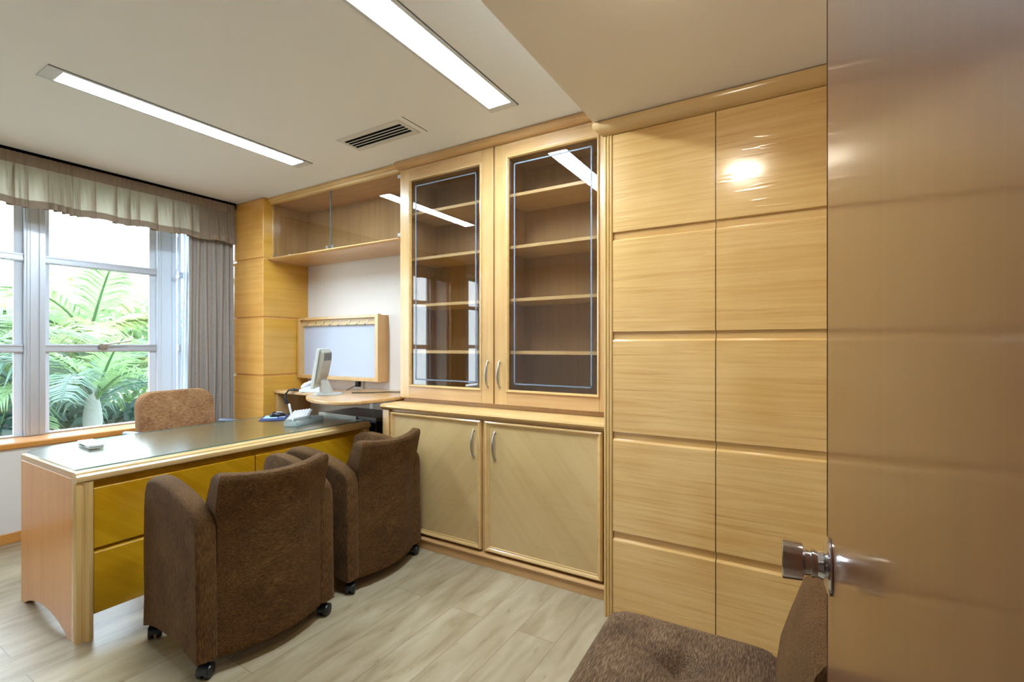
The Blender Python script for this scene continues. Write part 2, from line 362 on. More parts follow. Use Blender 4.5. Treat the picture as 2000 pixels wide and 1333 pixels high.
def tag(o, label, cat, group=None):
    o['label'] = label; o['category'] = cat
    if group: o['group'] = group
    return o
def struct(o): o['kind'] = 'structure'; return o
def sempty(name, loc=(0, 0, 0)):
    o = bpy.data.objects.new(name, None); COL.objects.link(o); o.location = loc; o['kind'] = 'structure'; return o
def dup(o, parent=None):
    c = o.copy(); COL.objects.link(c)
    if parent is not None: c.parent = parent
    for ch in list(o.children): dup(ch, c)
    return c
def box(name, mat, x0, x1, y0, y1, z0, z1, parent=None, bevel=0.0, world=True):
    return B().box(x0, x1, y0, y1, z0, z1).make(name, mat, parent, bevel, world=world)

# ------------------------------------------------------------------ room shell
XW = -4.44; YB = 2.86; ZC = 2.58; ZB = 2.36; XB = -0.836; XR = 0.64; YF = -1.9; WX = -4.72
struct(box('floor', M['floor'], XW - 0.02, XR + 0.1, YF - 0.1, YB + 0.1, -0.08, 0.0))
struct(box('ceiling', M['white_paint'], -4.80, XR + 0.1, YF - 0.1, YB + 0.1, ZC, ZC + 0.12))
struct(box('trim_1', M['warm_lit_paint'], XB, XR, YF, YB - 0.01, ZB, ZC - 0.001))          # dropped ceiling of the entrance strip
struct(box('wall_back', M['wall'], -4.80, XR + 0.1, YB, YB + 0.1, 0, ZC))
struct(box('wall_right', M['wall'], XR, XR + 0.1, YF, YB, 0, ZC))
struct(box('wall_front', M['wall'], -4.80, XR + 0.1, YF - 0.1, YF, 0, ZC))
b = B().box(0.105, XR, -0.16, -0.06, 0, ZB).box(-0.80, 0.105, -0.16, -0.06, 2.12, ZB).box(-0.90, -0.80, YF, -0.06, 0, ZB)
struct(b.make('wall_entrance', M['wall']))
# window wall: low parapet with sill, piers between windows
b = B().box(WX - 0.05, XW, YF, YB, -0.5, 0.615).box(WX - 0.05, XW, YF, YB, 2.42, ZC).box(WX - 0.05, XW, -0.95, -0.55, 0.615, 2.42).box(WX - 0.05, XW, YF, -1.80, 0.615, 2.42).box(WX - 0.05, XW, 2.48, YB, 0.615, 2.42)
struct(b.make('wall_left', M['wall']))
struct(box('baseboard_left', M['sill'], XW, XW + 0.014, -0.55, 2.41, 0, 0.068, bevel=0.003))
struct(B().prism([(WX + 0.02, 0.617), (XW + 0.012, 0.617), (XW + 0.016, 0.622), (XW + 0.016, 0.648), (XW + 0.010, 0.656), (WX + 0.02, 0.656)], 'y', -0.55, 2.42).make('trim_2', M['sill']))
tag(box('wood_pillar', M['pillar'], XW, XW + 0.06, -0.94, -0.58, 0, 2.575, bevel=0.004), 'narrow wood-clad pier on the window wall outside the view, seen only as a reflection', 'pillar')

# windows
def window(idx, y0, y1, mull, sashes):
    r = sempty('window_%d' % idx, (WX, (y0 + y1) / 2, 0.656))
    f = B().box(WX - 0.03, WX + 0.03, y0, y1, 0.656, 0.668).box(WX - 0.03, WX + 0.03, y0, y1, 2.38, 2.42)
    f.box(WX - 0.03, WX + 0.03, y0, y0 + 0.03, 0.656, 2.42).box(WX - 0.03, WX + 0.03, y1 - 0.03, y1, 0.656, 2.42)
    f.make('window_frame', M['alu'], r, 0.002)
    for (a, c, mm) in mull:
        g = B().box(WX - 0.04, WX + 0.045, a, c, 0.658, 2.40)
        g.box(WX + 0.045, WX + 0.052, a + 0.012, a + 0.016, 0.658, 2.40).box(WX + 0.045, WX + 0.052, c - 0.036, c - 0.030, 0.658, 2.40)
        g.box(WX + 0.045, WX + 0.049, a + 0.03, c - 0.045, 0.658, 2.40)
        g.make('mullion', mm, r, 0.002)
    for (a, c) in sashes:
        # fixed upper, tilting middle, fixed lower lights
        g = B()
        for (z0, z1) in ((1.895, 1.952), (1.248, 1.308)):
            g.box(WX - 0.015, WX + 0.028, a, c, z0, z1).box(WX + 0.028, WX + 0.036, a, c, z0 + 0.006, z0 + 0.024).box(WX + 0.028, WX + 0.034, a, c, z1 - 0.014, z1 - 0.004)
        g.make('sash_rail', M['alu'], r, 0.0015)
        g = B()
        for (z0, z1) in ((0.668, 1.248), (1.308, 1.895), (1.952, 2.38)):
            g.box(WX - 0.012, WX + 0.012, a, a + 0.028, z0, z1).box(WX - 0.012, WX + 0.012, c - 0.045, c, z0, z1)
        g.make('sash_stile', M['alu_white'], r, 0.0015)
        for (z0, z1) in ((0.668, 1.248), (1.308, 1.895), (1.952, 2.38)):
            B().box(WX - 0.004, WX - 0.001, a + 0.005, c - 0.005, z0, z1).make('pane', M['glass'], r)
        ym = a + (c - a) * 0.5
        if c - a > 0.5:
            h = B().box(WX + 0.036, WX + 0.060, ym - 0.045, ym + 0.010, 1.272, 1.312).tube([(WX + 0.055, ym - 0.02, 1.305), (WX + 0.075, ym + 0.05, 1.318), (WX + 0.08, ym + 0.15, 1.336)], 0.006, 8)
            h.make('latch', M['nickel'], r, 0.001)
    return r
w1 = window(1, -0.55, 2.48, [(-0.55, -0.46, M['alu']), (0.29, 0.40, M['alu']), (1.115, 1.228, M['alu']), (1.93, 2.075, M['alu_white'])],
       [(-0.46, 0.29), (0.40, 1.115), (1.228, 1.93), (2.10, 2.45)])
h = B().box(WX + 0.05, WX + 0.075, 2.035, 2.065, 1.86, 1.885).tube([(WX + 0.07, 2.055, 1.87), (WX + 0.07, 2.075, 2.02), (WX + 0.07, 2.075, 2.25)], 0.005, 8)
h.make('sash_stay', M['alu'], w1, 0.001)
window(2, -1.80, -0.95, [(-1.42, -1.32, M['alu_white'])], [(-1.77, -1.42), (-1.32, -0.98)])

# ------------------------------------------------------------------ ceiling lights, vent
def strip_light(x0, x1, y0, y1, label, e0=0.06, e1=0.06):
    t = thing('ceiling_light', label, 'ceiling light', ((x0 + x1) / 2, (y0 + y1) / 2, ZC))
    z = ZC
    f = B().box(x0, x0 + 0.018, y0, y1, z - 0.006, z).box(x1 - 0.018, x1, y0, y1, z - 0.006, z)
    f.box(x0 + 0.018, x1 - 0.018, y0, y0 + e0, z - 0.005, z).box(x0 + 0.018, x1 - 0.018, y1 - e1, y1, z - 0.005, z)
    f.make('frame', M['fixture'], t, 0.001)
    B().box(x0 + 0.019, x1 - 0.019, y0 + e0, y1 - e1, z - 0.004, z - 0.001).make('diffuser', M['tube'], t)
    B().box(x1 + 0.001, x1 + 0.003, y0, y1, z - 0.002, z).make('shadow_gap', M['void'], t)
    return t
strip_light(-3.085, -2.925, 0.775, 2.155, 'long recessed strip light glowing on the ceiling nearer the window')
strip_light(-1.445, -1.275, 0.80, 2.19, 'long recessed strip light glowing on the ceiling above the glass bookcase', 0.05, 0.05)
t = thing('ceiling_lamp', 'round lamp on the dropped ceiling in front of the wardrobe, just above the view', 'ceiling light', (-0.28, 1.22, ZB))
B().lathe([(0, 0.105), (0.010, 0.105), (0.014, 0.095)], (-0.28, 1.22, ZB), (0, 0, -1)).make('lamp_base', M['fixture'], t, smooth=True)
B().lathe([(0.0142, 0.094), (0.024, 0.085), (0.036, 0.06), (0.042, 0.03), (0.043, 0.001)], (-0.28, 1.22, ZB), (0, 0, -1)).make('globe', M['bulb'], t, smooth=True)
# vent
t = thing('ceiling_vent', 'white rectangular air vent with dark slots in the ceiling', 'vent', (-2.2, 2.08, ZC))
z = ZC
f = B().box(-2.47, -1.945, 1.985, 2.025, z - 0.004, z).box(-2.47, -1.945, 2.135, 2.175, z - 0.004, z).box(-2.47, -2.445, 2.025, 2.135, z - 0.004, z).box(-1.97, -1.945, 2.025, 2.135, z - 0.004, z)
f.make('frame', M['vent'], t, 0.001)
B().box(-2.445, -1.97, 2.025, 2.135, z - 0.0006, z - 0.0001).make('backing', M['void'], t)
for k in range(3):
    y = 2.025 + 0.0275 * (k + 1) - 0.003
    B().box(-2.445, -1.97, y, y + 0.006, z - 0.004, z - 0.001).make('slat', M['vent'], t)
tag(box('access_panel_gap', M['void'], -1.902, -1.898, 1.97, 2.185, ZC - 0.0012, ZC - 0.0001), 'thin dark seam in the ceiling beside the air vent', 'seam')

# ------------------------------------------------------------------ curtains
def valance():
    y0, y1 = -0.50, 2.415; zt, zb = 2.558, 2.208; X0 = -4.350
    t = thing('valance', 'gathered taupe valance hanging above the window from the ceiling', 'valance', (X0, (y0 + y1) / 2, zb))
    rnd = random.Random(3)
    # knife pleats of uneven width: each laps back behind the next one
    path = []; y = y0
    while y < y1 - 0.03:
        w = rnd.uniform(0.035, 0.125); o = min(w * 0.48, rnd.uniform(0.018, 0.050)); d_ = rnd.choice((1, 1, -1)); bulge = rnd.uniform(0.3, 1.0)
        n = 12
        for k in range(n): u = k / n; path.append((y + w * u, 0.006 + 0.014 * bulge * math.sin(PI * u) + 0.004 * u, y + w * u))
        for k in range(4): u = k / 4; path.append((y + w - o * u, 0.008 - 0.010 * u, y + w))
        for k in range(4): u = k / 4; path.append((y + w - o + o * u, -0.004 - 0.006 * math.sin(PI * u), y + w))
        y += w
    def fine(yy): return math.sin(yy * 260 + 3 * math.sin(yy * 31)) * 0.5 + math.sin(yy * 141 + 5 * math.sin(yy * 17)) * 0.5
    def grid(zs, off, base=0.0):
        bb = B(); rows = []
        for z in zs:
            q = (zt - z) / (zt - zb); row = []
            g = max(0.0, min(1.0, (q - 0.22) / 0.78)); g = base + (1 - base) * g
            for k, (py, px, flat) in enumerate(path):
                yy = flat + (py - flat) * min(1, g * 1.6)
                crease = 0.0022 * math.sin(k * 1.7 + z * 12) * (1 - abs(2 * g - 1))
                row.append((X0 + off + 0.004 * fine(flat + 0.0004 * k) * (1 - 0.8 * g) + px * 1.5 * g ** 0.7 + crease + 0.008 * g, min(yy, y1), z + (0.006 * math.sin(flat * 23) * g if q > 0.5 else 0)))
            rows.append(row)
        bb.rings(rows, False, False, closed=False); return bb
    zm = zt - 0.075
    top = grid([zt, zt - 0.02, zt - 0.04, zt - 0.06, zm], 0.0).make('gathered_band', M['hem'], t, smooth=True)
    mid = grid([zm - i * (zm - zb - 0.050) / 14 for i in range(15)], 0.0).make('ruffle', M['valance'], t, smooth=True)
    hem = grid([zb + 0.050, zb + 0.025, zb], 0.0).make('hem', M['hem'], t, smooth=True)
    B().box(X0 - 0.012, X0 - 0.004, y0, y1, zt - 0.03, ZC - 0.001).make('track', M['void'], t)
valance()
def drape(name, label, cat, x, y0t, y1t, y0b, y1b, z0, z1, folds, amp, mat, seed):
    rnd = random.Random(seed); rows = []; NY = 220
    ph = [rnd.uniform(0.7, 1.3) for _ in range(folds + 2)]
    for i in range(21):
        z = z1 + (z0 - z1) * i / 20; u = i / 20; row = []
        for j in range(NY + 1):
            s = j / NY; y = (y0t + (y0b - y0t) * u) + ((y1t - y0t) + ((y1b - y0b) - (y1t - y0t)) * u) * s
            a = s * folds; k = int(a); w = math.sin(2 * PI * a + 0.5 * math.sin(3 * u + k)) * ph[min(k, folds)]
            row.append((x + amp * w * (0.55 + 0.45 * u), y + 0.006 * math.sin(5 * u + 2 * k), z))
        rows.append(row)
    o = B().rings(rows, False, False, closed=False).make(name, mat, None, smooth=True)
    md = o.modifiers.new('thickness', 'SOLIDIFY'); md.thickness = 0.002
    return tag(o, label, cat)
drape('drape', 'long taupe drape bunched beside the wood-clad pillar at the window', 'curtain', -4.400, 2.045, 2.412, 2.03, 2.416, 0.03, 2.50, 6, 0.016, M['drape'], 5)
drape('sheer_curtain', 'white sheer curtain bunched between the drape and the window frame', 'curtain', -4.55, 2.07, 2.30, 2.05, 2.34, 0.665, 2.41, 7, 0.018, M['sheer'], 9)

# ------------------------------------------------------------------ wood-clad corner pillar
CX, CY = -3.948, 2.42
t = thing('clad_pillar', 'square corner pillar clad in amber veneer panels beside the drape', 'pillar', ((XW + CX) / 2, (CY + YB) / 2, 0))
B().box(XW + 0.006, CX - 0.010, CY + 0.010, YB - 0.001, 0.0, ZC - 0.001).make('core', M['pillar'], t)
zz = [0.0, 0.535, 1.038, 1.544, 2.055, 2.572]
for i in range(5):
    a, c = zz[i] + 0.008, zz[i + 1] - 0.010
    if i == 0: a = 0.07
    B().box(XW + 0.004, CX - 0.004, CY, CY + 0.012, a, c).make('front_panel', M['pillar'], t, 0.003)
    B().box(CX - 0.012, CX, CY + 0.004, YB - 0.002, a, c).make('side_panel', M['pillar_shaded'], t, 0.003)
B().box(XW + 0.004, CX, CY + 0.002, YB - 0.002, 0, 0.062).make('plinth', M['pillar'], t, 0.002)
for zc, lab in ((2.045, 'upper small white clip on the pillar edge beside the drape'), (1.545, 'lower small white clip on the pillar edge beside the drape')):
    tag(B().box(XW + 0.008, XW + 0.026, CY - 0.016, CY - 0.0005, zc - 0.022, zc + 0.002).make('tieback_clip', M['white_plastic'], None, 0.002), lab, 'clip', 'clips on the pillar edge')

# ------------------------------------------------------------------ hung cabinet with frameless glass doors
YH = 2.505
t = thing('wall_cabinet', 'shallow wall cabinet with two frameless glass doors above the white board', 'cabinet', (-3.17, 2.65, 2.03))
off = (3.17, -2.65, -2.03)
X0, X1 = CX + 0.001, -2.412
B().box(X0, X1, YB - 0.014, YB - 0.002, 2.065, 2.53).box(X1 - 0.012, X1, YH + 0.02, YB - 0.014, 2.065, 2.53).box(X0, X0 + 0.012, YH + 0.02, YB - 0.014, 2.065, 2.53).make('carcass', M['inner'], t)
B().prism([(YB - 0.002, 2.036), (YH - 0.020, 2.036), (YH - 0.038, 2.040), (YH - 0.046, 2.048), (YH - 0.040, 2.058), (YH - 0.020, 2.064), (YB - 0.002, 2.064)], 'x', X0, X1).make('bottom_shelf', M['oakx'], t, smooth=True)
B().box(X0, X1, YH + 0.008, YB - 0.002, 2.531, ZC - 0.001).make('top_board', M['oakx'], t)
B().prism([(YH + 0.007, ZC - 0.002), (YH - 0.045, ZC - 0.002), (YH - 0.045, ZC - 0.018), (YH - 0.034, ZC - 0.030), (YH - 0.026, ZC - 0.032), (YH - 0.020, ZC - 0.046), (YH - 0.006, ZC - 0.052), (YH + 0.007, ZC - 0.052)], 'x', X0, X1).make('cornice', M['stilex'], t, smooth=True)
B().box(X0, X0 + 0.014, YH - 0.004, YH + 0.016, 2.066, 2.527).make('side_stile', M['stile'], t, 0.002)
xm = -3.177
for (a, c, hx) in ((X0 + 0.016, xm - 0.003, X0 + 0.022), (xm + 0.003, X1 - 0.003, X1 - 0.034)):
    d = B().box(a, c, YH - 0.004, YH + 0.002, 2.068, 2.526).make('door', M['bronze_light'], t)
    def sub(bb, n, m, bev=0.0):
        o = bb.make(n, m, d, bev, world=False); o.location = off
    for hz in (2.085, 2.500):
        sub(B().box(hx, hx + 0.026, YH - 0.010, YH - 0.0045, hz - 0.012, hz + 0.012), 'hinge', M['nickel'], 0.001)
    kx = c - 0.03 if a < -3.3 else a + 0.03
    sub(B().box(kx - 0.012, kx + 0.012, YH - 0.014, YH - 0.0045, 2.068, 2.092), 'catch', M['nickel'], 0.001)
    sub(B().box(c - 0.003 if a < -3.3 else a, c if a < -3.3 else a + 0.003, YH - 0.0045, YH + 0.0025, 2.068, 2.526), 'glass_edge', M['pane_edge'])

# ------------------------------------------------------------------ tall glass bookcase (upper)
YG = 2.48; GX0, GX1 = -2.409, -0.802
t = thing('glass_bookcase', 'tall upper bookcase with two glass doors in honey wood frames', 'bookcase', ((GX0 + GX1) / 2, 2.67, 0.905))
B().box(GX0, GX0 + 0.02, YG + 0.022, YB - 0.001, 0.925, 2.53).box(GX1 - 0.02, GX1, YG + 0.022, YB - 0.001, 0.925, 2.53).box(GX0 + 0.02, GX1 - 0.02, YB - 0.012, YB - 0.001, 0.925, 2.53).box(GX0 + 0.02, GX1 - 0.02, YG + 0.022, YB - 0.012, 2.50, 2.53).box(GX0 + 0.02, GX1 - 0.02, YG + 0.022, YB - 0.012, 0.925, 0.945).box(-1.628, -1.608, YG + 0.022, YB - 0.012, 0.945, 2.50).make('carcass', M['inner'], t)
B().box(GX0 + 0.01, GX1, YG + 0.03, YB - 0.002, 0.906, 0.925).make('plinth', M['oakx'], t)
for zs in (1.255, 1.578, 1.902, 2.222):
    for (a, c) in ((GX0 + 0.02, -1.628), (-1.608, GX1 - 0.02)):
        B().box(a, c, YG + 0.035, YB - 0.012, zs - 0.010, zs + 0.010).make('shelf', M['shelf'], t, 0.002)
B().prism([(YG + 0.02, ZC - 0.002), (YG - 0.045, ZC - 0.002), (YG - 0.045, ZC - 0.030), (YG - 0.030, ZC - 0.040), (YG - 0.020, ZC - 0.046), (YG + 0.02, ZC - 0.046)], 'x', GX0 - 0.012, XB - 0.001).make('cornice', M['oakx'], t, 0.002)
def frame_door(t, x0, x1, z0, z1, w, ft, mat, hx, hz0, hz1):
    zb, zt = z0 + w, z1 - w
    d = B().box(x0, x0 + ft[0], YG, YG + 0.022, z0, z1).box(x1 - ft[1], x1, YG, YG + 0.022, z0, z1).make('door', mat, t, 0.0025)
    off = (-t.location[0], -t.location[1], -t.location[2])
    def sub(bb, n, m, bev=0.0, sm=None):
        o = bb.make(n, m, d, bev, world=False, smooth=sm); o.location = off; return o
    sub(B().box(x0 + ft[0], x1 - ft[1], YG, YG + 0.022, z0, zb), 'rail', M['oakx'], 0.002)
    sub(B().box(x0 + ft[0], x1 - ft[1], YG, YG + 0.022, zt, z1), 'rail', M['oakx'], 0.002)
    a, c = x0 + ft[0], x1 - ft[1]; k = 0.016
    bd = B()
    prof = [(YG + 0.004, 0), (YG - 0.007, 0.001), (YG - 0.011, 0.005), (YG - 0.009, 0.011), (YG + 0.003, k), (YG + 0.008, k)]
    for side in range(4):
        ring0, ring1 = [], []
        for (y, o_) in prof:
            o_ = o_ - 0.003
            cs = [(a + o_, zb + o_), (c - o_, zb + o_), (c - o_, zt - o_), (a + o_, zt - o_)]
            p, q = cs[side], cs[(side + 1) % 4]
            ring0.append((p[0], y, p[1])); ring1.append((q[0], y, q[1]))
        bd.rings([ring0, ring1])
    sub(bd, 'bead', M['stilex'], 0, True)
    sub(B().box(a - 0.004, c + 0.004, YG + 0.009, YG + 0.013, zb - 0.004, zt + 0.004), 'pane', M['bronze'])
    e0, e1 = 0.045, 0.053; y = YG + 0.0082
    et = B()
    xa, xc, za, zc = a + e0, c - e0, zb + e0, zt - e0; wv = e1 - e0
    et.box(xa, xa + wv, y, y + 0.0006, za, zc).box(xc - wv, xc, y, y + 0.0006, za, zc).box(xa, xc, y, y + 0.0006, za, za + wv).box(xa, xc, y, y + 0.0006, zc - wv, zc)
    sub(et, 'etched_border', M['etch'])
    hd = bow_handle(hx, YG, hz0, hz1); sub(hd, 'handle', M['nickel'], 0, True)
def bow_handle(x, y, z0, z1):
    n = 14; pts = []; rr = []
    for i in range(n + 1):
        u = i / n; z = z0 + (z1 - z0) * u
        pts.append((x, y - 0.006 - 0.024 * math.sin(PI * u) ** 0.8, z)); rr.append(0.0035 + 0.0045 * math.sin(PI * u))
    h = B().tube(pts, rr, 10)
    h.cyl((x, y + 0.001, z0 + 0.012), (x, y - 0.012, z0 + 0.012), 0.005, n=10).cyl((x, y + 0.001, z1 - 0.012), (x, y - 0.012, z1 - 0.012), 0.005, n=10)
    return h
frame_door(t, GX0 + 0.002, -1.624, 0.935, 2.532, 0.082, (0.090, 0.088), M['oak'], -1.661, 1.03, 1.205)
frame_door(t, -1.612, GX1 - 0.03, 0.935, 2.532, 0.082, (0.088, 0.100), M['oak'], -1.574, 1.03, 1.205)

# ------------------------------------------------------------------ base cabinet
YL = 2.335; LX0, LX1 = -2.405, -0.802
t = thing('base_cabinet', 'low cabinet with two diagonal veneer doors below the glass bookcase', 'cabinet', ((LX0 + LX1) / 2, 2.59, 0))
B().box(LX0, LX0 + 0.02, YL + 0.02, YB - 0.002, 0.0, 0.868).box(LX1 - 0.02, LX1, YL + 0.02, YB - 0.002, 0.0, 0.868).box(LX0 + 0.02, LX1 - 0.02, YB - 0.02, YB - 0.002, 0, 0.868).box(LX0 + 0.02, LX1 - 0.02, YL + 0.02, YB - 0.02, 0.03, 0.07).make('carcass', M['inner'], t)
B().box(LX0 - 0.006, -2.352, YL - 0.018, YL + 0.02, 0.0, 0.868).box(-1.607, -1.586, YL + 0.004, YL + 0.02, 0.075, 0.868).box(-0.855, LX1, YL + 0.004, YL + 0.02, 0.075, 0.868).box(-2.352, LX1, YL + 0.004, YL + 0.02, 0.856, 0.869).make('face_frame', M['oak'], t, 0.004)
B().prism([(YB - 0.002, 0.870), (YL - 0.012, 0.870), (YL - 0.024, 0.876), (YL - 0.030, 0.887), (YL - 0.024, 0.900), (YL - 0.010, 0.905), (YB - 0.002, 0.905)], 'x', LX0 - 0.02, LX1).make('top', M['stilex'], t, smooth=True)
B().prism([(YL + 0.02, 0), (YL - 0.012, 0), (YL - 0.012, 0.048), (YL - 0.022, 0.054), (YL - 0.026, 0.063), (YL - 0.020, 0.072), (YL - 0.006, 0.076), (YL + 0.02, 0.076)], 'x', -2.352, LX1).make('plinth', M['oakx'], t, smooth=True)
for (x0, x1, mm, hx) in ((-2.345, -1.609, M['door_l'], -1.662), (-1.584, -0.858, M['door_r'], -1.512)):
    z0, z1 = 0.090, 0.856
    d = B().box(x0, x1, YL - 0.002, YL + 0.018, z0, z1).make('door', mm, t, 0.001)
    off = (-t.location[0], -t.location[1], -t.location[2])
    bd = B(); prof = [(YL, 0.0), (YL - 0.012, 0.002), (YL - 0.017, 0.009), (YL - 0.015, 0.016), (YL - 0.007, 0.022), (YL - 0.006, 0.030), (YL, 0.032)]
    for side in range(4):
        r0, r1 = [], []
        for (y, o_) in prof:
            cs = [(x0 + o_, z0 + o_), (x1 - o_, z0 + o_), (x1 - o_, z1 - o_), (x0 + o_, z1 - o_)]
            p, q = cs[side], cs[(side + 1) % 4]; r0.append((p[0], y, p[1])); r1.append((q[0], y, q[1]))
        bd.rings([r0, r1])
    o = bd.make('moulding', M['stilex'], d, world=False, smooth=True); o.location = off
    o = bow_handle(hx, YL - 0.002, 0.625, 0.80).make('handle', M['nickel'], d, world=False, smooth=True); o.location = off

# ------------------------------------------------------------------ wardrobe
YW = 2.19
t = thing('wardrobe', 'tall built-in wardrobe with lacquered raised-panel doors up to the dropped ceiling', 'wardrobe', (-0.1, 2.5, 0))
B().box(-0.800, XR - 0.01, YW + 0.035, YB - 0.003, 0.0, 2.30).make('carcass', M['oak'], t)
off = (0.1, -2.5, 0)
# fluted stile at the left edge
def flute(x0, x1):
    n = 3; w = (x1 - x0) / n; pts = [(x0, YW + 0.036)]
    for i in range(n):
        for k in range(6):
            a = PI * k / 5; pts.append((x0 + w * i + w * 0.5 * (1 - math.cos(a)) , YW + 0.006 - 0.008 * math.sin(a)))
    pts.append((x1, YW + 0.036)); return pts
B().prism(flute(-0.800, -0.757), 'z', 0.0, 2.300).make('stile', M['stile'], t, smooth=True)
rows = [0.0, 0.417, 0.889, 1.362, 1.835, 2.302]
def wdoor(x0, x1):
    d = B().box(x0, x1, YW + 0.014, YW + 0.034, 0.02, 2.30).make('door', M['wardrobe'], t)
    for i in range(5):
        a = rows[i] - 0.034 if i else 0.02; c = rows[i + 1] - 0.034 if False else rows[i + 1]
        z0 = (rows[i]) if i else 0.03
        z1 = rows[i + 1] - 0.036
        if i == 4: z1 = 2.30
        # sloped top and bottom chamfers
        pr = [(YW + 0.015, z0), (YW + 0.002, z0 + 0.001), (YW, z0 + 0.003), (YW, z1 - 0.006), (YW + 0.002, z1 - 0.002), (YW + 0.005, z1), (YW + 0.015, z1 + 0.004)]
        o = B().prism(pr, 'x', x0 + 0.0006, x1 - 0.0006).make('raised_panel', M['wardrobe'], d, world=False, smooth=False); o.location = off
    return d
for (a, c) in ((-0.755, -0.303), (-0.300, 0.152), (0.155, 0.607)): wdoor(a, c)
cp = [(0.02, ZB - 0.002), (-0.045, ZB - 0.002), (-0.050, ZB - 0.006), (-0.050, ZB - 0.026), (-0.040, ZB - 0.040), (-0.022, ZB - 0.050), (-0.006, ZB - 0.058), (0.02, ZB - 0.058)]
cr_ = B().prism([(YW + y_, z_) for (y_, z_) in cp], 'x', -0.800, XR - 0.002)
cr_.rings([[(-0.800 - max(0, -y_) * 0.78, YW + y_, z_) for (y_, z_) in cp], [(-0.798, YW + y_, z_) for (y_, z_) in cp]])
cr_.make('cornice', M['stilex'], t, smooth=True)
B().box(-0.798, XR - 0.01, YW + 0.01, YB - 0.003, 2.301, ZB - 0.002).make('top_board', M['oakx'], t)

# ------------------------------------------------------------------ framed white board with hooks
t = thing('hook_board', 'deep wood-framed white board with a row of hooks on the back wall', 'board', (-3.42, 2.80, 1.0))
bx0, bx1, bz0, bz1, by = -3.940, -2.905, 1.003, 1.550, 2.742
f = B().box(bx0, bx0 + 0.03, by, YB - 0.002, bz0, bz1).box(bx1 - 0.038, bx1, by, YB - 0.002, bz0, bz1).box(bx0 + 0.03, bx1 - 0.038, by, YB - 0.002, bz0, bz0 + 0.03).box(bx0 + 0.03, bx1 - 0.038, by, YB - 0.002, bz1 - 0.022, bz1)
f.make('frame', M['oak'], t, 0.002)
B().box(bx1 + 0.0, bx1 + 0.006, by - 0.006, by + 0.03, bz0 - 0.004, bz1 + 0.006).make('edge_strip', M['oak'], t, 0.002)
B().box(bx0 + 0.03, bx1 - 0.038, by + 0.050, by + 0.060, bz0 + 0.03, bz1 - 0.022).make('panel', M['board'], t)
B().box(bx0 + 0.03, bx1 - 0.038, by + 0.030, by + 0.050, bz1 - 0.075, bz1 - 0.022).make('hook_rail', M['shelf'], t, 0.002)
for k in range(8):
    x = bx0 + 0.115 + k * 0.1105; z = bz1 - 0.052; y = by + 0.030
    h = B().lathe([(0, 0.006), (0.004, 0.006)], (x, y, z + 0.008), (0, -1, 0), 12)
    h.tube([(x, y - 0.004, z + 0.004), (x, y - 0.010, z - 0.010), (x + 0.002, y - 0.020, z - 0.026), (x + 0.006, y - 0.034, z - 0.030), (x + 0.008, y - 0.038, z - 0.022)], 0.0022, 8)
    h.ball((x + 0.009, y - 0.040, z - 0.022), 0.008, u=10, v=6)
    h.make('hook', M['nickel'], t, smooth=True)

# ------------------------------------------------------------------ corner shelf table and rounded peninsula top
t = thing('side_table', 'small wooden side table between the pillar and the back wall, under the telephone', 'table', (-3.6, 2.69, 0))
B().prism([(-3.946, 2.515), (-3.42, 2.515), (-3.20, 2.56), (-3.12, 2.70), (-3.12, YB - 0.004), (-3.946, YB - 0.004)], 'z', 0.880, 0.908).make('tabletop', M['oakx'], t, 0.008, 3)
B().box(-3.944, -3.905, 2.525, YB - 0.004, 0.0, 0.879).make('side_panel', M['oak'], t, 0.004)
t = thing('peninsula_table', 'tabletop with rounded end joining the glass bookcase, under the monitor', 'table', (-2.75, 2.5, 0))
pts = [(-2.430, 2.70), (-2.430, 2.36), (-2.445, 2.20), (-2.48, 2.12), (-2.55, 2.065), (-2.66, 2.045), (-2.80, 2.065), (-2.93, 2.115), (-3.03, 2.175), (-3.105, 2.25), (-3.155, 2.35), (-3.165, 2.46), (-3.14, 2.60), (-3.10, 2.72), (-3.06, YB - 0.003), (-2.430, YB - 0.003)]
def smooth_poly(p, it=2, keep=()):
    for _ in range(it):
        q = []
        n = len(p)
        for i in range(n):
            a, b_ = p[i], p[(i + 1) % n]
            if i in keep: q.append(a)
            q.append((a[0] * .75 + b_[0] * .25, a[1] * .75 + b_[1] * .25)); q.append((a[0] * .25 + b_[0] * .75, a[1] * .25 + b_[1] * .75))
        p = q; keep = ()
    return p
curve = []
cp_ = [Vector(p + (0,)) for p in pts[1:15]]
for i in range(len(cp_) - 1):
    p0 = cp_[max(i - 1, 0)]; p1 = cp_[i]; p2 = cp_[i + 1]; p3 = cp_[min(i + 2, len(cp_) - 1)]
    for k in range(5):
        u = k / 5
        v = 0.5 * ((2 * p1) + (-p0 + p2) * u + (2 * p0 - 5 * p1 + 4 * p2 - p3) * u * u + (-p0 + 3 * p1 - 3 * p2 + p3) * u ** 3)
        curve.append((v.x, v.y))
poly = curve + [(-3.06, YB - 0.003), (-2.430, YB - 0.003)]
B().prism(poly, 'z', 0.909, 0.937 - 0.0).make('tabletop', M['oakx'], t, 0.010, 3)
B().box(-3.00, -2.45, 2.83, YB - 0.004, 0.86, 0.9085).make('wall_cleat', M['oak'], t, 0.002)
B().box(-2.50, -2.47, 2.50, 2.80, 0.0, 0.9085).make('support_leg', M['oak'], t, 0.002)
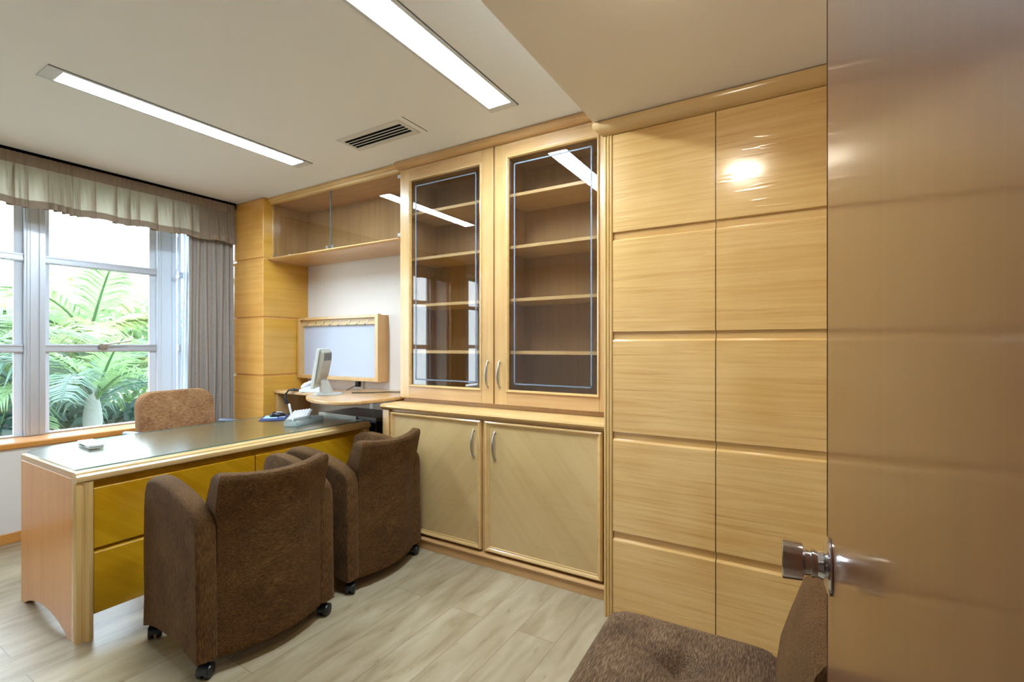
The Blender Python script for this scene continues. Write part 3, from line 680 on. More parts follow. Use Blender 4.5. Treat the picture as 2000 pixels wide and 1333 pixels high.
# dark machine under the peninsula
t = thing('computer_case', 'dark office machine with a flat grey top under the rounded tabletop', 'computer', (-2.88, 2.62, 0))
B().box(-3.02, -2.64, 2.475, 2.80, 0.02, 0.742).make('body', M['black'], t, 0.008)
B().box(-3.26, -2.63, 2.468, 2.81, 0.743, 0.770).make('lid', M['grey_top'], t, 0.004)
B().box(-3.26, -2.83, 2.455, 2.468, 0.745, 0.770).make('front_lip', M['putty'], t, 0.002)
B().box(-2.99, -2.67, 2.50, 2.78, 0.0, 0.02).make('foot', M['black'], t)

# ------------------------------------------------------------------ desk
DX, DY0, DY1 = -2.682, 0.80, 2.452; DXB = -3.402; DZ = 0.745
t = thing('office_desk', 'long executive desk with mustard front panels and a glass sheet on top', 'desk', (-3.05, 1.63, 0))
arch = [(DXB, 0), (DXB, DZ - 0.030), (DX - 0.045, DZ - 0.030), (DX - 0.045, 0.0), (DX - 0.095, 0.0)]
for k in range(13):
    u = k / 12; x = (DX - 0.095) + ((DXB + 0.055) - (DX - 0.095)) * u
    arch.append((x, 0.062 * math.sin(PI * u) ** 0.75 if 0 < k < 12 else 0.0))
for (a, c) in ((DY0, DY0 + 0.035), (DY1 - 0.035, DY1)):
    B().prism(arch, 'y', a, c).make('side_panel', M['desk_side'], t, 0.002)
# top slab with curved rear edge
back = [(DXB, DY0), (DXB - 0.05, DY0 + 0.03), (-3.50, DY0 + 0.12), (-3.535, DY0 + 0.24), (-3.545, DY0 + 0.40), (-3.56, 1.6), (-3.56, 2.2), (-3.555, DY1)]
B().prism([(DX - 0.045, DY0)] + back + [(DX - 0.045, DY1)], 'z', DZ - 0.030, DZ).make('top', M['oaky'], t, 0.003)
# front bullnose frame
def nose_y(x, z, r0, y0, y1):
    return B().prism([(x + r0[i][0], z + r0[i][1]) for i in range(len(r0))], 'y', y0, y1)
prof = [(-0.045, DZ), (-0.012, DZ), (-0.002, DZ - 0.004), (0.0, DZ - 0.010), (0.004, DZ - 0.012), (0.012, DZ - 0.018), (0.014, DZ - 0.028), (0.010, DZ - 0.040), (0.0, DZ - 0.046), (-0.045, DZ - 0.046)]
B().prism([(DX + a, z_) for (a, z_) in prof], 'y', DY0, DY1).make('front_moulding', M['stiley'], t, smooth=True)
for (s0, sg) in ((DY0, 1), (DY1, -1)):
    pp = [(DX - 0.045, s0), (DX - 0.004, s0 + sg * 0.0), (DX, s0 + sg * 0.003), (DX, s0 + sg * 0.020), (DX - 0.004, s0 + sg * 0.024), (DX - 0.002, s0 + sg * 0.028), (DX + 0.008, s0 + sg * 0.032), (DX + 0.014, s0 + sg * 0.042), (DX + 0.012, s0 + sg * 0.052), (DX + 0.003, s0 + sg * 0.060), (DX - 0.045, s0 + sg * 0.060)]
    B().prism(pp, 'z', 0.0, DZ - 0.0462).make('corner_post', M['stile'], t, smooth=True)
B().box(DX - 0.060, DX - 0.040, DY0 + 0.05, DY1 - 0.05, 0.10, DZ - 0.04).make('modesty_board', M['desk_front'], t)
for (a, c) in ((DY0 + 0.068, 1.604), (1.609, DY1 - 0.068)):
    for (z0, z1) in ((0.097, 0.375), (0.390, 0.665)):
        B().box(a, c, DX - 0.040, DX - 0.016, z0, z1)
        B().prism([(DX - 0.040, z0), (DX - 0.020, z0), (DX - 0.016, z0 + 0.003), (DX - 0.016, z1 - 0.006), (DX - 0.022, z1), (DX - 0.040, z1 + 0.002)], 'y', a, c).make('front_panel', M['desk_front'], t, 0.0015)
gt = B().prism([(DX - 0.050, DY0 + 0.014), (DXB + 0.004, DY0 + 0.014), (DXB - 0.04, DY0 + 0.045), (-3.492, DY0 + 0.13), (-3.526, DY0 + 0.25), (-3.536, DY0 + 0.40), (-3.55, 1.6), (-3.55, 2.2), (-3.545, DY1 - 0.015), (DX - 0.050, DY1 - 0.015)], 'z', DZ + 0.0012, DZ + 0.0062)
g = gt.make('glass_sheet', M['desk_glass'], None); tag(g, 'clear glass sheet lying over the top of the long desk', 'glass top')
g.data.materials.append(M['glass_edge'])
for p in g.data.polygons:
    if abs(p.normal.z) < 0.5: p.material_index = 1
DT = DZ + 0.0066

# ------------------------------------------------------------------ things on the desk
t = thing('electronic_device', 'small white palm-sized device lying on the left end of the desk glass', 'device', (-3.29, 1.045, DT), math.radians(-4))
B().box(-0.105, 0.105, -0.034, 0.034, 0.012, 0.026).make('lid', M['white_plastic'], t, 0.005, 3, world=False)
B().box(-0.100, 0.098, -0.030, 0.030, 0.0, 0.0118).make('base', M['putty'], t, 0.003, world=False)
B().box(-0.06, 0.02, -0.0325, -0.029, 0.008, 0.0105).make('slot', M['void'], t, world=False)
t = thing('mouse_pad', 'blue mouse pad with pale print on the desk beside the keyboard', 'mouse pad', (-3.39, 2.165, DT), math.radians(-41))
B().box(-0.135, 0.135, -0.085, 0.085, 0, 0.003).make('pad', M['blue'], t, 0.001, world=False)
B().box(-0.122, 0.03, -0.074, 0.02, 0.0031, 0.0036).make('pale_print', M['paleblue'], t, world=False)
B().box(-0.122, -0.01, 0.03, 0.07, 0.0031, 0.0036).make('light_print', M['white_plastic'], t, world=False)
t = thing('computer_mouse', 'black and grey computer mouse on the blue pad', 'mouse', (-3.42, 2.215, DT + 0.0038), math.radians(60))
def dome(L, Wd, Hh, z0=0.0):
    rg = []
    for i in range(9):
        u = i / 8; a = u * PI / 2; k = math.cos(a) ** 0.6 if i < 8 else 0.12
        rg.append([(L * k * math.cos(p), Wd * k * math.sin(p) * (1 - 0.12 * math.cos(p)), z0 + Hh * math.sin(a) * (1 - 0.12 * math.cos(p))) for p in [2 * PI * q / 24 for q in range(24)]])
    return B().rings(rg)
dome(0.058, 0.032, 0.034).make('shell', M['black'], t, smooth=True, world=False)
dome(0.040, 0.017, 0.0075, 0.0290).make('palm_rest', M['alu'], t, smooth=True, world=False)
B().cyl((0.03, -0.004, 0.028), (0.03, 0.004, 0.028), 0.008, n=14).make('scroll_wheel', M['rubber'], t, world=False)
# keyboard
kd = Vector((-0.455, 0.384, 0)).normalized(); ang = math.atan2(kd.y, kd.x)
t = thing('keyboard', 'white computer keyboard lying on the desk behind the pen tray', 'keyboard', (-3.30, 2.318, DT), ang)
B().prism([(-0.075, 0.0), (0.075, 0.0), (0.075, 0.010), (0.06, 0.012), (-0.06, 0.024), (-0.075, 0.024)], 'x', -0.225, 0.225).make('body', M['putty'], t, 0.003, world=False)
for r_ in range(6):
    yy = -0.062 + r_ * 0.0205; zt_ = 0.024 - (yy + 0.06) * 0.10
    kb = B(); n = 15
    for c_ in range(n):
        x = -0.212 + c_ * 0.0285
        kb.box(x, x + 0.0245, yy, yy + 0.0165, zt_ - 0.004, zt_ + 0.007)
    kb.make('key_row', M['white_plastic'], t, 0.001, world=False)
# pen tray + pen
td = Vector((-0.098, 0.30, 0)).normalized(); ang = math.atan2(td.y, td.x)
t = thing('pen_tray', 'clear smoky acrylic tray standing on the desk glass', 'tray', (-2.99, 2.135, DT), ang)
f = B().box(-0.15, 0.15, -0.05, 0.05, 0, 0.004).box(-0.15, 0.15, -0.05, -0.046, 0.004, 0.034).box(-0.15, 0.15, 0.046, 0.05, 0.004, 0.034).box(-0.15, -0.146, -0.046, 0.046, 0.004, 0.034).box(0.146, 0.15, -0.046, 0.046, 0.004, 0.034)
f.make('tray', M['acrylic'], t, 0.001, world=False)
f = B().box(-0.13, -0.02, -0.03, 0.03, 0.0045, 0.018); f.make('note_block', M['grey_plastic'], t, 0.001, world=False)
p0 = Vector((-3.012, 2.06, DT + 0.022)); p1 = Vector((-3.045, 2.055, 0.892))
dv = (p1 - p0)
pn = B().tube([p0 + dv * u for u in (0, .03, .3, .55, .58, .97, 1)], [0.003, 0.006, 0.006, 0.006, 0.0075, 0.0075, 0.004], 12)
o = pn.make('pen', M['white_plastic'], None, smooth=True); tag(o, 'white pen standing upright in the acrylic tray', 'pen')

# ------------------------------------------------------------------ monitor, telephone, outlet, cables
PT = 0.9375
t = thing('monitor', 'pale grey flat monitor seen from behind on the rounded tabletop', 'monitor', (-2.985, 2.330, PT), math.radians(-40.5 + 90 - 90))
# local: +x is the back of the screen (towards camera right), y along the width
t.rotation_euler = (0, 0, math.atan2(0.65, 0.76))
f = B().lathe([(0, 0.10), (0.006, 0.10), (0.012, 0.09), (0.015, 0.03)], (0, 0, 0), (0, 0, 1), 36)
f.make('base', M['grey_plastic'], t, smooth=True, world=False)
B().prism([(-0.030, 0.010), (0.035, 0.010), (-0.005, 0.105), (-0.052, 0.115)], 'y', -0.035, 0.035).make('neck', M['grey_plastic'], t, 0.004, world=False)
R = Matrix.Translation((-0.070, 0, 0.055)) @ Matrix.Rotation(math.radians(9), 4, 'Y')
B().box(-0.018, 0.004, -0.17, 0.17, 0.0, 0.285).xform(R).make('bezel', M['grey_plastic'], t, 0.004, world=False)
B().prism([(0.004, 0.02), (0.030, 0.075), (0.036, 0.20), (0.028, 0.265), (0.004, 0.280)], 'y', -0.15, 0.15).xform(R).make('rear_shell', M['putty'], t, 0.010, 3, world=False)
B().box(-0.0195, -0.0182, -0.152, 0.152, 0.02, 0.265).xform(R).make('screen', M['black'], t, world=False)
sv = B()
for k in range(7): sv.box(0.026, 0.0385 - 0.001 * k, -0.12, 0.12, 0.205 + k * 0.008, 0.208 + k * 0.008)
sv.xform(R).make('rear_vents', M['rubber'], t, world=False)
t = thing('telephone', 'white desk telephone on the side table behind the monitor', 'telephone', (-3.50, 2.60, 0.9085), math.radians(20))
B().prism([(-0.10, 0), (0.09, 0), (0.09, 0.065), (0.04, 0.068), (-0.10, 0.022)], 'y', -0.075, 0.075).make('body', M['white_plastic'], t, 0.004, world=False)
B().tube([(0.085, -0.045, 0.080), (0.06, -0.045, 0.096), (0.0, -0.045, 0.085), (-0.06, -0.045, 0.058), (-0.085, -0.045, 0.036)], [0.020, 0.022, 0.014, 0.020, 0.018], 12).make('handset', M['white_plastic'], t, smooth=True, world=False)
kp = B()
for i in range(4):
    for j in range(3):
        kp.box(-0.075 + i * 0.022, -0.060 + i * 0.022, 0.0 + j * 0.022, 0.016 + j * 0.022, 0.034 + i * 0.0072, 0.040 + i * 0.0072)
kp.make('keypad', M['alu'], t, world=False)
B().box(-0.088, -0.082, -0.01, 0.0, 0.031, 0.036).make('indicator', M['void'], t, world=False)
# loose black cable bundle
bun = B(); rnd = random.Random(2)
for k in range(7):
    a = rnd.uniform(-1, 1); c_ = rnd.uniform(0, 1)
    pts = [(-3.62 + 0.004 * a, 2.535 + 0.01 * c_, 0.916 + 0.006 * c_), (-3.63 + .005 * a, 2.512 + 0.01 * c_, 0.916 + 0.012 * c_), (-3.64, 2.500 + 0.006 * a, 0.918 + 0.016 * c_), (-3.70 + 0.01 * a, 2.492, 0.915 + 0.01 * c_), (-3.725 + 0.012 * a, 2.480 - 0.01 * c_, 0.880 + 0.01 * a), (-3.715 + 0.02 * a, 2.478 - 0.008 * c_, 0.840), (-3.70 + 0.016 * a, 2.480, 0.800 + 0.02 * c_)]
    bun.tube(pts, 0.005, 8)
o = bun.make('cable_bundle', M['rubber'], None, smooth=True); tag(o, 'bunch of black cables hanging over the front edge of the side table', 'cable')
def wig(p, q, n, a, z):
    out = []
    for i in range(n + 1):
        u = i / n; out.append((p[0] + (q[0] - p[0]) * u + a * math.sin(u * 15), p[1] + (q[1] - p[1]) * u + 2 * a * math.sin(u * 11 + 1), z))
    return out
o = B().tube(wig((-2.89, 2.45, 0), (-2.62, 2.74, 0), 16, 0.010, PT + 0.004) + [(-2.585, 2.78, PT + 0.012), (-2.56, 2.81, PT + 0.012), (-2.54, 2.83, PT + 0.004)], 0.0035, 8).make('power_cable', M['rubber'], None, smooth=True)
tag(o, 'black cable running along the rounded tabletop to the bookcase', 'cable')
o = B().tube([(-3.24, 2.838, 0.965), (-3.24, 2.80, 0.955), (-3.25, 2.74, 0.930), (-3.26, 2.70, 0.913), (-3.30, 2.66, 0.912), (-3.38, 2.62, 0.912)], 0.003, 8).make('plug_cable', M['rubber'], None, smooth=True)
tag(o, 'thin black cable from the wall socket down to the side table', 'cable')
t = thing('wall_outlet', 'white wall socket plate under the framed white board', 'outlet', (-3.26, YB, 0.96))
B().box(-3.325, -3.195, YB - 0.012, YB - 0.001, 0.915, 0.998).make('plate', M['white_plastic'], t, 0.003)
B().box(-3.262, -3.222, YB - 0.040, YB - 0.012, 0.945, 0.990).make('plug', M['black'], t, 0.003)

# ------------------------------------------------------------------ tub armchairs on casters
def rounded_slab(rings_fn, zs): return B().rings([rings_fn(z) for z in zs])
def tub_chair(name, label, loc, rz, group):
    t = thing(name, label, 'armchair', loc, rz, group)
    prof = [(-0.262, 0.062), (-0.268, 0.20), (-0.274, 0.40), (-0.268, 0.58), (-0.258, 0.66), (-0.238, 0.703), (-0.20, 0.724), (-0.14, 0.732), (-0.06, 0.726), (0.04, 0.708), (0.14, 0.680), (0.20, 0.656), (0.240, 0.630), (0.256, 0.600), (0.260, 0.56), (0.260, 0.075), (0.245, 0.068), (0.20, 0.078), (0.12, 0.092), (0.0, 0.100), (-0.12, 0.094), (-0.20, 0.078), (-0.235, 0.066)]
    for sgn in (-1, 1):
        cx = sum(p[0] for p in prof) / len(prof); cz = sum(p[1] for p in prof) / len(prof)
        def ring(y, inset):
            out = []
            n = len(prof)
            for i, p in enumerate(prof):
                if i == 0: ins0 = inset
                inset = min(ins0, 0.005) if p[1] < 0.11 else ins0
                a = Vector(prof[i - 1]); c = Vector(prof[(i + 1) % n]); d = (c - a).normalized(); nn = Vector((d.y, -d.x))
                if (Vector(p) + nn * 0.001 - Vector((cx, cz))).length > (Vector(p) - Vector((cx, cz))).length: nn = -nn
                out.append((p[0] + nn.x * inset, y, p[1] + nn.y * inset))
            return out
        ys = [(0.302, 0.026), (0.3015, 0.018), (0.297, 0.009), (0.288, 0.003), (0.274, 0.0), (0.243, 0.0), (0.233, 0.004), (0.228, 0.014)]
        B().rings([ring(sgn * y, i_) for (y, i_) in ys]).make('arm', M['fab_v'], t, smooth=True, world=False)
    # curved back slab
    def back_ring(z, ins):
        hw = (0.229 if z < 0.60 else min(0.243, 0.229 + 0.3 * (z - 0.60))) - ins
        lean = 0.050 * max(0, (z - 0.55) / 0.25) ** 1.3; q = max(0, (z - 0.66) / 0.14); dip = 0.020 * q * q; thk = 0.095 - 0.030 * q
        out = []; n = 12
        for i in range(n + 1):
            u = -1 + 2 * i / n; out.append((0.254 + 0.050 * (1 - u * u) + lean - ins, u * hw, z - dip * (1 - u * u)))
        for i in range(n + 1):
            u = 1 - 2 * i / n; out.append((0.254 + 0.050 * (1 - u * u) + lean - thk + ins, u * (hw - 0.004), z - dip * (1 - u * u)))
        return out
    zs = [(0.062, 0.012), (0.066, 0.003), (0.075, 0)] + [(0.1 + k * 0.06, 0) for k in range(9)] + [(0.63, 0), (0.65, 0), (0.68, 0), (0.72, 0), (0.765, 0), (0.782, 0.003), (0.792, 0.010), (0.796, 0.022)]
    B().rings([back_ring(*q) for q in zs]).make('backrest', M['fab_h'], t, smooth=True, world=False)
    B().box(-0.245, 0.17, -0.226, 0.226, 0.15, 0.30).make('seat_base', M['fab_v'], t, 0.01, world=False)
    def seat_ring(z, k):
        out = []
        for i in range(28):
            a = 2 * PI * i / 28; ca, sa = math.cos(a), math.sin(a)
            out.append((-0.045 + 0.222 * k * math.copysign(abs(ca) ** 0.35, ca), 0.224 * k * math.copysign(abs(sa) ** 0.35, sa), z))
        return out
    B().rings([seat_ring(0.302, 0.93), seat_ring(0.32, 0.99), seat_ring(0.38, 1.0), seat_ring(0.42, 0.99), seat_ring(0.445, 0.93), seat_ring(0.455, 0.75), seat_ring(0.46, 0.4)]).make('seat_cushion', M['fab_seat'], t, smooth=True, world=False)
    for (cx, cy, a) in ((0.232, -0.262, 35), (0.232, 0.262, 20), (-0.236, -0.266, 70), (-0.236, 0.266, 10)):
        caster(t, cx, cy, math.radians(a))
    return t
def caster(t, x, y, a, world=False):
    c = B(); r = 0.027
    ax = Vector((math.cos(a), math.sin(a), 0)); 
    for s in (-1, 1):
        c.lathe([(0.004, 0.010), (0.005, r * 0.93), (0.008, r), (0.020, r), (0.025, r * 0.88), (0.027, r * 0.5)], (0, 0, r), ax * s, 20)
    c.cyl((0, 0, r), (0, 0, 0.085), 0.007, n=10)
    # hood over the twin wheels
    pr = [(math.cos(q) * 0.031, r + math.sin(q) * 0.031) for q in [PI * k / 10 for k in range(0, 11)]] + [(-0.024, r), (0.024, r)]
    side = Vector((-ax.y, ax.x, 0))
    r0 = [tuple(side * p + ax * -0.021 + Vector((0, 0, z))) for (p, z) in pr]; r1 = [tuple(side * p + ax * 0.021 + Vector((0, 0, z))) for (p, z) in pr]
    c.rings([r0, r1])
    o = c.make('caster', M['black'], t, smooth=True, world=False); o.location = (x, y, 0); return o
a1 = tub_chair('armchair', 'brown tub armchair on casters nearest the left end of the desk', (-2.205, 1.257, 0), math.radians(-3.0), 'armchairs facing the desk')
a2 = dup(a1); a2['label'] = 'brown tub armchair on casters beside the low cabinet doors'
a2.location = (-2.262, 1.955, 0); a2.rotation_euler = (0, 0, math.radians(3.9))

# ------------------------------------------------------------------ armless tufted chair in the foreground
t = thing('armless_chair', 'brown armless chair with a tufted seat beside the open door', 'chair', (-0.27, 1.285, 0), math.radians(2))
def tuft(px, py, z0, z1, cx, cy, hx, hy):
    """soft cushion grid with a central button dimple; returns rings by rows (open grid top) """
    N = 36; top = []
    for i in range(N + 1):
        u = -1 + 2 * i / N; row = []
        for j in range(N + 1):
            v = -1 + 2 * j / N
            e = (1 - abs(u) ** 12) * (1 - abs(v) ** 12); e = max(e, 0) ** 0.5
            # superellipse plan
            k = (abs(u) ** 12 + abs(v) ** 12) ** (1 / 12); m_ = max(abs(u), abs(v)); sc = (m_ / k) if k > 1e-6 else 1
            x = cx + hx * u * sc; y = cy + hy * v * sc
            d = math.hypot((x - px) , (y - py)); ang_ = math.atan2(y - py, x - px)
            dim = 0.050 * math.exp(-(d / 0.045) ** 2) + 0.010 * math.exp(-(d / 0.12) ** 2) * (0.5 + 0.5 * math.cos(4 * ang_ + 0.6)) 
            row.append((x, y, z0 + (z1 - z0) * e + 0.012 * (1 - u * u) * (1 - v * v) - dim))
        top.append(row)
    bb = B(); bb.rings(top, False, False, closed=False)
    bm = bb.bm
    edges = [e for e in bm.edges if e.is_boundary]
    r_ = bmesh.ops.extrude_edge_only(bm, edges=edges)
    vs = [v for v in r_['geom'] if isinstance(v, bmesh.types.BMVert)]
    for v in vs: v.co.z = z0 - 0.07; 
    es = [e for e in bm.edges if e.is_boundary]
    bmesh.ops.contextual_create(bm, geom=es)
    return bb
tuft(0.005, 0.02, 0.415, 0.458, 0, 0, 0.250, 0.240).make('seat', M['fab_lounge'], t, smooth=True, world=False)
B().ball((0.005, 0.02, 0.414), 0.011, sz=0.5).make('button', M['fab_v'], t, smooth=True, world=False)
B().box(-0.235, 0.235, -0.225, 0.225, 0.10, 0.335).make('seat_base', M['fab_v'], t, 0.02, 3, world=False)
def lb_ring(z, ins):
    prof_ = {0.20: 0.250, 0.30: 0.245, 0.36: 0.240, 0.42: 0.236, 0.47: 0.236, 0.52: 0.243, 0.57: 0.258, 0.62: 0.275, 0.64: 0.281, 0.67: 0.289, 0.69: 0.298, 0.70: 0.310}
    f_ = prof_[z] + ins; out = []; n = 10; hw = 0.222 - ins
    for i in range(n + 1):
        u = -1 + 2 * i / n; out.append((f_ - 0.012 * (1 - u ** 4), u * hw, z))
    for i in range(n + 1):
        u = 1 - 2 * i / n; out.append((0.385 + (z - 0.3) * 0.08 - ins, u * hw, z))
    return out
B().rings([lb_ring(z, i_) for z, i_ in ((0.20, 0.0), (0.30, 0), (0.36, 0), (0.42, 0), (0.47, 0), (0.52, 0), (0.57, 0), (0.62, 0), (0.64, 0), (0.67, 0.003), (0.69, 0.009), (0.70, 0.018))]).make('backrest', M['fab_v'], t, smooth=True, world=False)
B().box(0.20, 0.36, -0.20, 0.20, 0.12, 0.30).make('back_bracket', M['fab_v'], t, 0.01, world=False)
for (cx, cy, a) in ((-0.20, -0.19, 30), (-0.20, 0.19, 80), (0.25, -0.19, 10), (0.25, 0.19, 50)): caster(t, cx, cy, math.radians(a))

# ------------------------------------------------------------------ executive chair behind the desk
t = thing('office_chair', 'tan high-back office chair with grey arm pads behind the desk', 'office chair', (-3.86, 1.765, 0), math.radians(4))
# faces the desk (+x)
def ex_back():
    rg = []
    N = 40
    def outline(k):
        hw, z0, z1, r = 0.258 * k, 0.50, 0.968, 0.105
        pts = []
        hw = 0.258 - (1 - k) * 0.03; zt = z1 - (1 - k) * 0.03; zb = z0 + (1 - k) * 0.03
        for (cx_, cz_, a0) in ((hw - r, zt - r, 0), (-hw + r, zt - r, PI / 2), (-hw + r, zb + r, PI), (hw - r, zb + r, 3 * PI / 2)):
            for q in range(9):
                a = a0 + PI / 2 * q / 8; pts.append((cx_ + r * math.cos(a), cz_ + r * math.sin(a)))
        return pts
    for (x, k) in ((-0.115, 0.3), (-0.125, 0.75), (-0.118, 0.95), (-0.10, 1.0), (-0.075, 1.0), (-0.055, 0.95), (-0.045, 0.75), (-0.042, 0.3)):
        rg.append([(x - 0.10 * (z - 0.5) + 0.02 * (abs(y) / 0.25) ** 2, y, z) for (y, z) in outline(k)])
    return B().rings(rg)
ex_back().make('backrest', M['fab_chair'], t, smooth=True, world=False)
def ex_seat():
    def ring(z, k):
        return [(0.06 + 0.24 * k * math.copysign(abs(math.cos(a)) ** 0.45, math.cos(a)), 0.25 * k * math.copysign(abs(math.sin(a)) ** 0.45, math.sin(a)), z) for a in [2 * PI * i / 32 for i in range(32)]]
    return B().rings([ring(0.41, 0.92), ring(0.425, 0.99), ring(0.47, 1.0), ring(0.49, 0.95), ring(0.50, 0.8), ring(0.502, 0.4)])
ex_seat().make('seat', M['fab_chair'], t, smooth=True, world=False)
B().tube([(-0.135, 0, 0.60), (-0.14, 0, 0.45), (-0.08, 0, 0.40), (0.02, 0, 0.395)], 0.02, 10).make('spine', M['black'], t, smooth=True, world=False)
for s in (-1, 1):
    y = s * 0.325
    B().rings([[(x, y + w * math.cos(a), z + 0.013 * math.sin(a)) for a in [2 * PI * i / 14 for i in range(14)]] for (x, w, z) in ((-0.10, 0.008, 0.70), (-0.09, 0.022, 0.701), (0.0, 0.030, 0.706), (0.09, 0.030, 0.706), (0.13, 0.022, 0.700), (0.14, 0.008, 0.697))]).make('arm_pad', M['arm_grey'], t, smooth=True, world=False)
    B().tube([(0.03, y, 0.695), (0.03, s * 0.33, 0.55), (0.03, s * 0.30, 0.42), (0.03, s * 0.18, 0.40)], 0.016, 10).make('arm_post', M['black'], t, smooth=True, world=False)
B().cyl((0.04, 0, 0.10), (0.04, 0, 0.405), 0.028, n=18).make('gas_column', M['black'], t, smooth=True, world=False)
sb = B()
for k in range(5):
    a = 2 * PI * k / 5 + 0.3; sb.tube([(0.04, 0, 0.11), (0.04 + 0.14 * math.cos(a), 0.14 * math.sin(a), 0.10), (0.04 + 0.27 * math.cos(a), 0.27 * math.sin(a), 0.075)], [0.028, 0.022, 0.016], 10)
sb.make('star_base', M['black'], t, smooth=True, world=False)
for k in range(5):
    a = 2 * PI * k / 5 + 0.3; caster(t, 0.04 + 0.27 * math.cos(a), 0.27 * math.sin(a), a)

# ------------------------------------------------------------------ entrance door with knob
HD = math.radians(2.3)
dr = Vector((-math.sin(HD), math.cos(HD), 0)); far = Vector((0.0344, 0.784, 0)); hinge = far - dr * 0.82
d = sempty('door_1', hinge); d.rotation_euler = (0, 0, HD)          # local +y runs along the leaf
B().box(0.0, 0.035, 0.0, 0.82, 0.008, 2.10).make('door_leaf', M['door_wood'], d, 0.0015, world=False)
B().box(-0.0006, 0.0356, 0.8202, 0.822, 0.008, 2.10).make('door_edging', M['door_wood'], d, world=False)
kn = B().lathe([(-0.0, 0.0360), (0.002, 0.0365), (0.0035, 0.0340), (0.0055, 0.026), (0.008, 0.0190), (0.014, 0.0165), (0.019, 0.0180), (0.021, 0.0180), (0.022, 0.0160), (0.028, 0.0165), (0.030, 0.0225), (0.031, 0.0240), (0.034, 0.0245), (0.052, 0.0258), (0.0535, 0.0258), (0.0545, 0.0245), (0.0545, 0.0)], (-0.0005, 0.78, 1.013), (-1, 0, 0), 48)
kn.make('door_handle', M['chrome'], d, smooth=True, world=False)
struct(B().box(0.070, 0.105, -0.165, -0.045, 0, 2.12).box(-0.80, -0.765, -0.165, -0.055, 0, 2.12).box(-0.80, 0.105, -0.165, -0.055, 2.12, 2.155).make('trim_3', M['door_wood'], None, 0.002))

# ------------------------------------------------------------------ garden outside the window
o = box('garden_soil', M['soil'], -30, -4.9, -14, 26, -1.1, -1.0); struct(o); o.name = 'ground'
def frond_mesh(L, droop, width, nl, mat, seed):
    rnd = random.Random(seed); bb = B(); pts = []
    n = 14
    for i in range(n + 1):
        u = i / n; pts.append(Vector((L * u * (1 - 0.18 * u), 0, L * (0.55 * u - droop * u * u))))
    bb.tube(pts, [0.018 * (1 - 0.8 * i / n) + 0.003 for i in range(n + 1)], 6)
    for k in range(nl):
        u = 0.16 + 0.83 * k / nl; f_ = u * n; i = min(int(f_), n - 1); p = pts[i].lerp(pts[i + 1], f_ - i)
        d_ = (pts[i + 1] - pts[i]).normalized()
        ln = width * math.sin(PI * (0.12 + 0.80 * u)) * rnd.uniform(0.85, 1.1)
        for s in (-1, 1):
            out = (d_ * rnd.uniform(0.55, 0.8) + Vector((0, s, 0)) * 0.9 + Vector((0, 0, rnd.uniform(0.02, 0.25)))).normalized()
            mid = p + out * ln * 0.5; tip = p + out * ln + Vector((0, 0, -ln * rnd.uniform(0.25, 0.5)))
            w = d_ * 0.014
            v = [bb.bm.verts.new(q) for q in (p - w, p + w, mid + w * 1.1, mid - w * 1.1, tip)]
            bb.bm.faces.new((v[0], v[1], v[2], v[3])); bb.bm.faces.new((v[3], v[2], v[4]))
    me_o = bb.bm; me = bpy.data.meshes.new('frond'); me_o.to_mesh(me); me_o.free(); me.materials.append(mat); return me
FM = {}
for nm, mt in (('a', 'leaf_a'), ('b', 'leaf_b'), ('c', 'leaf_c')):
    FM[nm] = [frond_mesh(1.5, dr_, 0.46, 34, M[mt], 11 + i) for i, dr_ in enumerate((0.45, 0.75, 1.0))]
def palm(x, y, zc, r, nf, kinds, scale, label, seed, tilt=0.0, lo=-0.5):
    rnd = random.Random(seed)
    t = thing('palm_tree', label, 'palm tree', (x, y, -1.0), 0, 'palms outside the window')
    H = zc + 1.0; pts = []; rr = []
    for i in range(15):
        u = i / 14; pts.append((0.10 * math.sin(u * 2) * tilt, 0, H * u)); rr.append(r * (1.25 - 0.35 * u) * (1.06 if i % 2 else 0.97))
    pts += [(pts[-1][0], 0, H + 0.10), (pts[-1][0], 0, H + 0.25), (pts[-1][0], 0, H + 0.42)]; rr += [r * 0.72, r * 0.55, r * 0.25]
    B().tube(pts, rr, 16).make('trunk', M['bark'], t, smooth=True, world=False)
    for k in range(nf):
        me = rnd.choice(FM[kinds[k % len(kinds)]])
        o = bpy.data.objects.new('frond', me); COL.objects.link(o); o.parent = t
        az = 2 * PI * k * 0.382 + rnd.uniform(-0.2, 0.2); el = rnd.uniform(lo, 0.85) if k > 2 else rnd.uniform(0.9, 1.3)
        o.location = (pts[-2][0], 0, H + 0.02 + 0.22 * rnd.random()); o.rotation_euler = (rnd.uniform(-0.3, 0.3), -el * 0.6, az)
        s = scale * rnd.uniform(0.85, 1.15); o.scale = (s, s, s)
palm(-7.5, 2.40, 0.50, 0.10, 11, 'ab', 0.85, 'palm with pale trunk close to the window, trunk seen in the middle pane', 1, lo=0.25)
palm(-8.6, 1.35, 0.75, 0.10, 15, 'ba', 1.25, 'palm left of the wide window post', 2)
palm(-9.2, 4.1, 0.55, 0.10, 15, 'bc', 1.2, 'palm seen at the right edge of the window', 3)
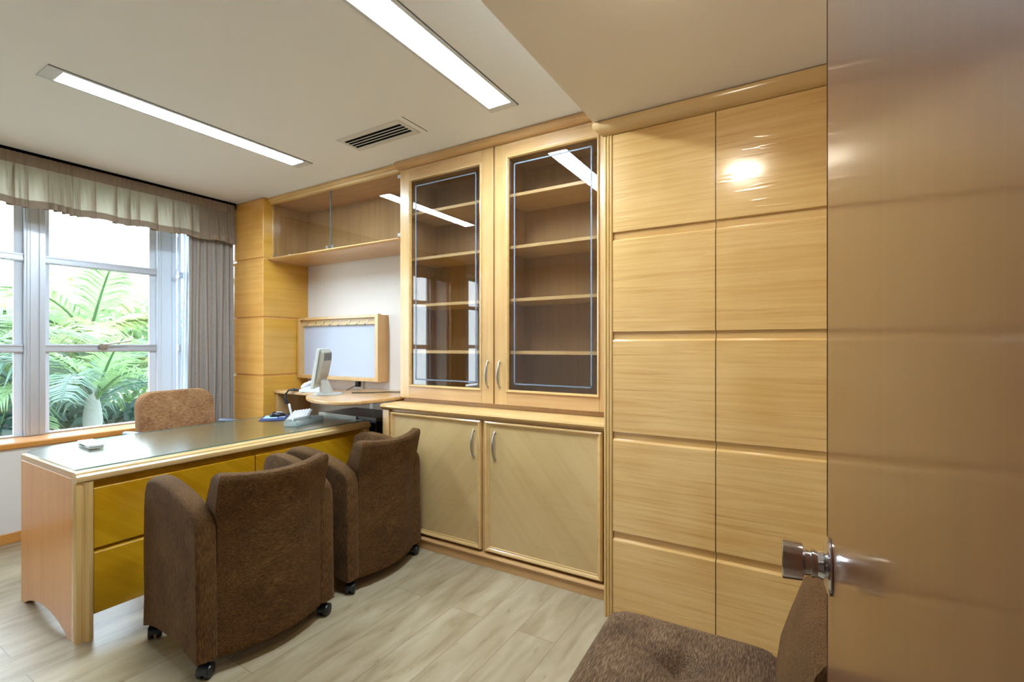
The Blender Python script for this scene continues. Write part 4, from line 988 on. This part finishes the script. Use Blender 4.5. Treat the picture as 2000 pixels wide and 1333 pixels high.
palm(-10.5, 3.3, 1.3, 0.12, 14, 'ac', 1.45, 'taller palm with broad bright fronds behind the middle pane', 4)
palm(-11.5, 1.9, 1.0, 0.12, 14, 'ab', 1.4, 'palm behind the left pane, above the low fronds', 5)
def shrub(x, y, z, rx, ry, rz, n, mat, label, seed, name='shrub'):
    rnd = random.Random(seed); bb = B()
    for k in range(n):
        a = rnd.uniform(0, 2 * PI); ph = math.acos(rnd.uniform(-1, 1)); q = rnd.uniform(0.55, 1.0)
        c = Vector((rx * q * math.sin(ph) * math.cos(a), ry * q * math.sin(ph) * math.sin(a), rz * q * math.cos(ph)))
        d1 = Vector((rnd.uniform(-1, 1), rnd.uniform(-1, 1), rnd.uniform(-1, 1))).normalized(); d2 = d1.orthogonal().normalized()
        L = rnd.uniform(0.10, 0.26); w = L * 0.28
        v = [bb.bm.verts.new(p_) for p_ in (c, c + d1 * L * .5 + d2 * w, c + d1 * L, c + d1 * L * .5 - d2 * w)]
        bb.bm.faces.new(v)
    me = bpy.data.meshes.new(name); bb.bm.to_mesh(me); bb.bm.free(); me.materials.append(M[mat])
    o = bpy.data.objects.new(name, me); COL.objects.link(o); o.location = (x, y, z); tag(o, label, 'shrub', 'shrubs outside the window')
shrub(-9.6, 2.6, -0.5, 1.2, 2.4, 0.9, 5200, 'leaf_d', 'dark low shrub behind the nearest palm trunk', 21)
shrub(-12.5, 4.8, 0.6, 1.4, 2.6, 1.8, 5200, 'leaf_a', 'green bush behind the palms on the right', 22)
shrub(-13.5, 1.6, 0.4, 1.4, 2.2, 1.9, 4200, 'leaf_b', 'bluish bush behind the palms on the left', 23)
shrub(-19.0, 6.0, 1.6, 2.0, 4.6, 2.4, 3500, 'leaf_c', 'pale yellow-green tree crown far behind the palms', 24)
shrub(-9.5, -1.2, -0.2, 1.3, 2.2, 1.1, 4200, 'leaf_d', 'dark shrub left of the palms, outside the hidden end of the window', 25)
shrub(-13.0, -3.0, 0.5, 1.4, 3.0, 1.9, 4200, 'leaf_a', 'green bush far left of the palms, outside the hidden end of the window', 26)
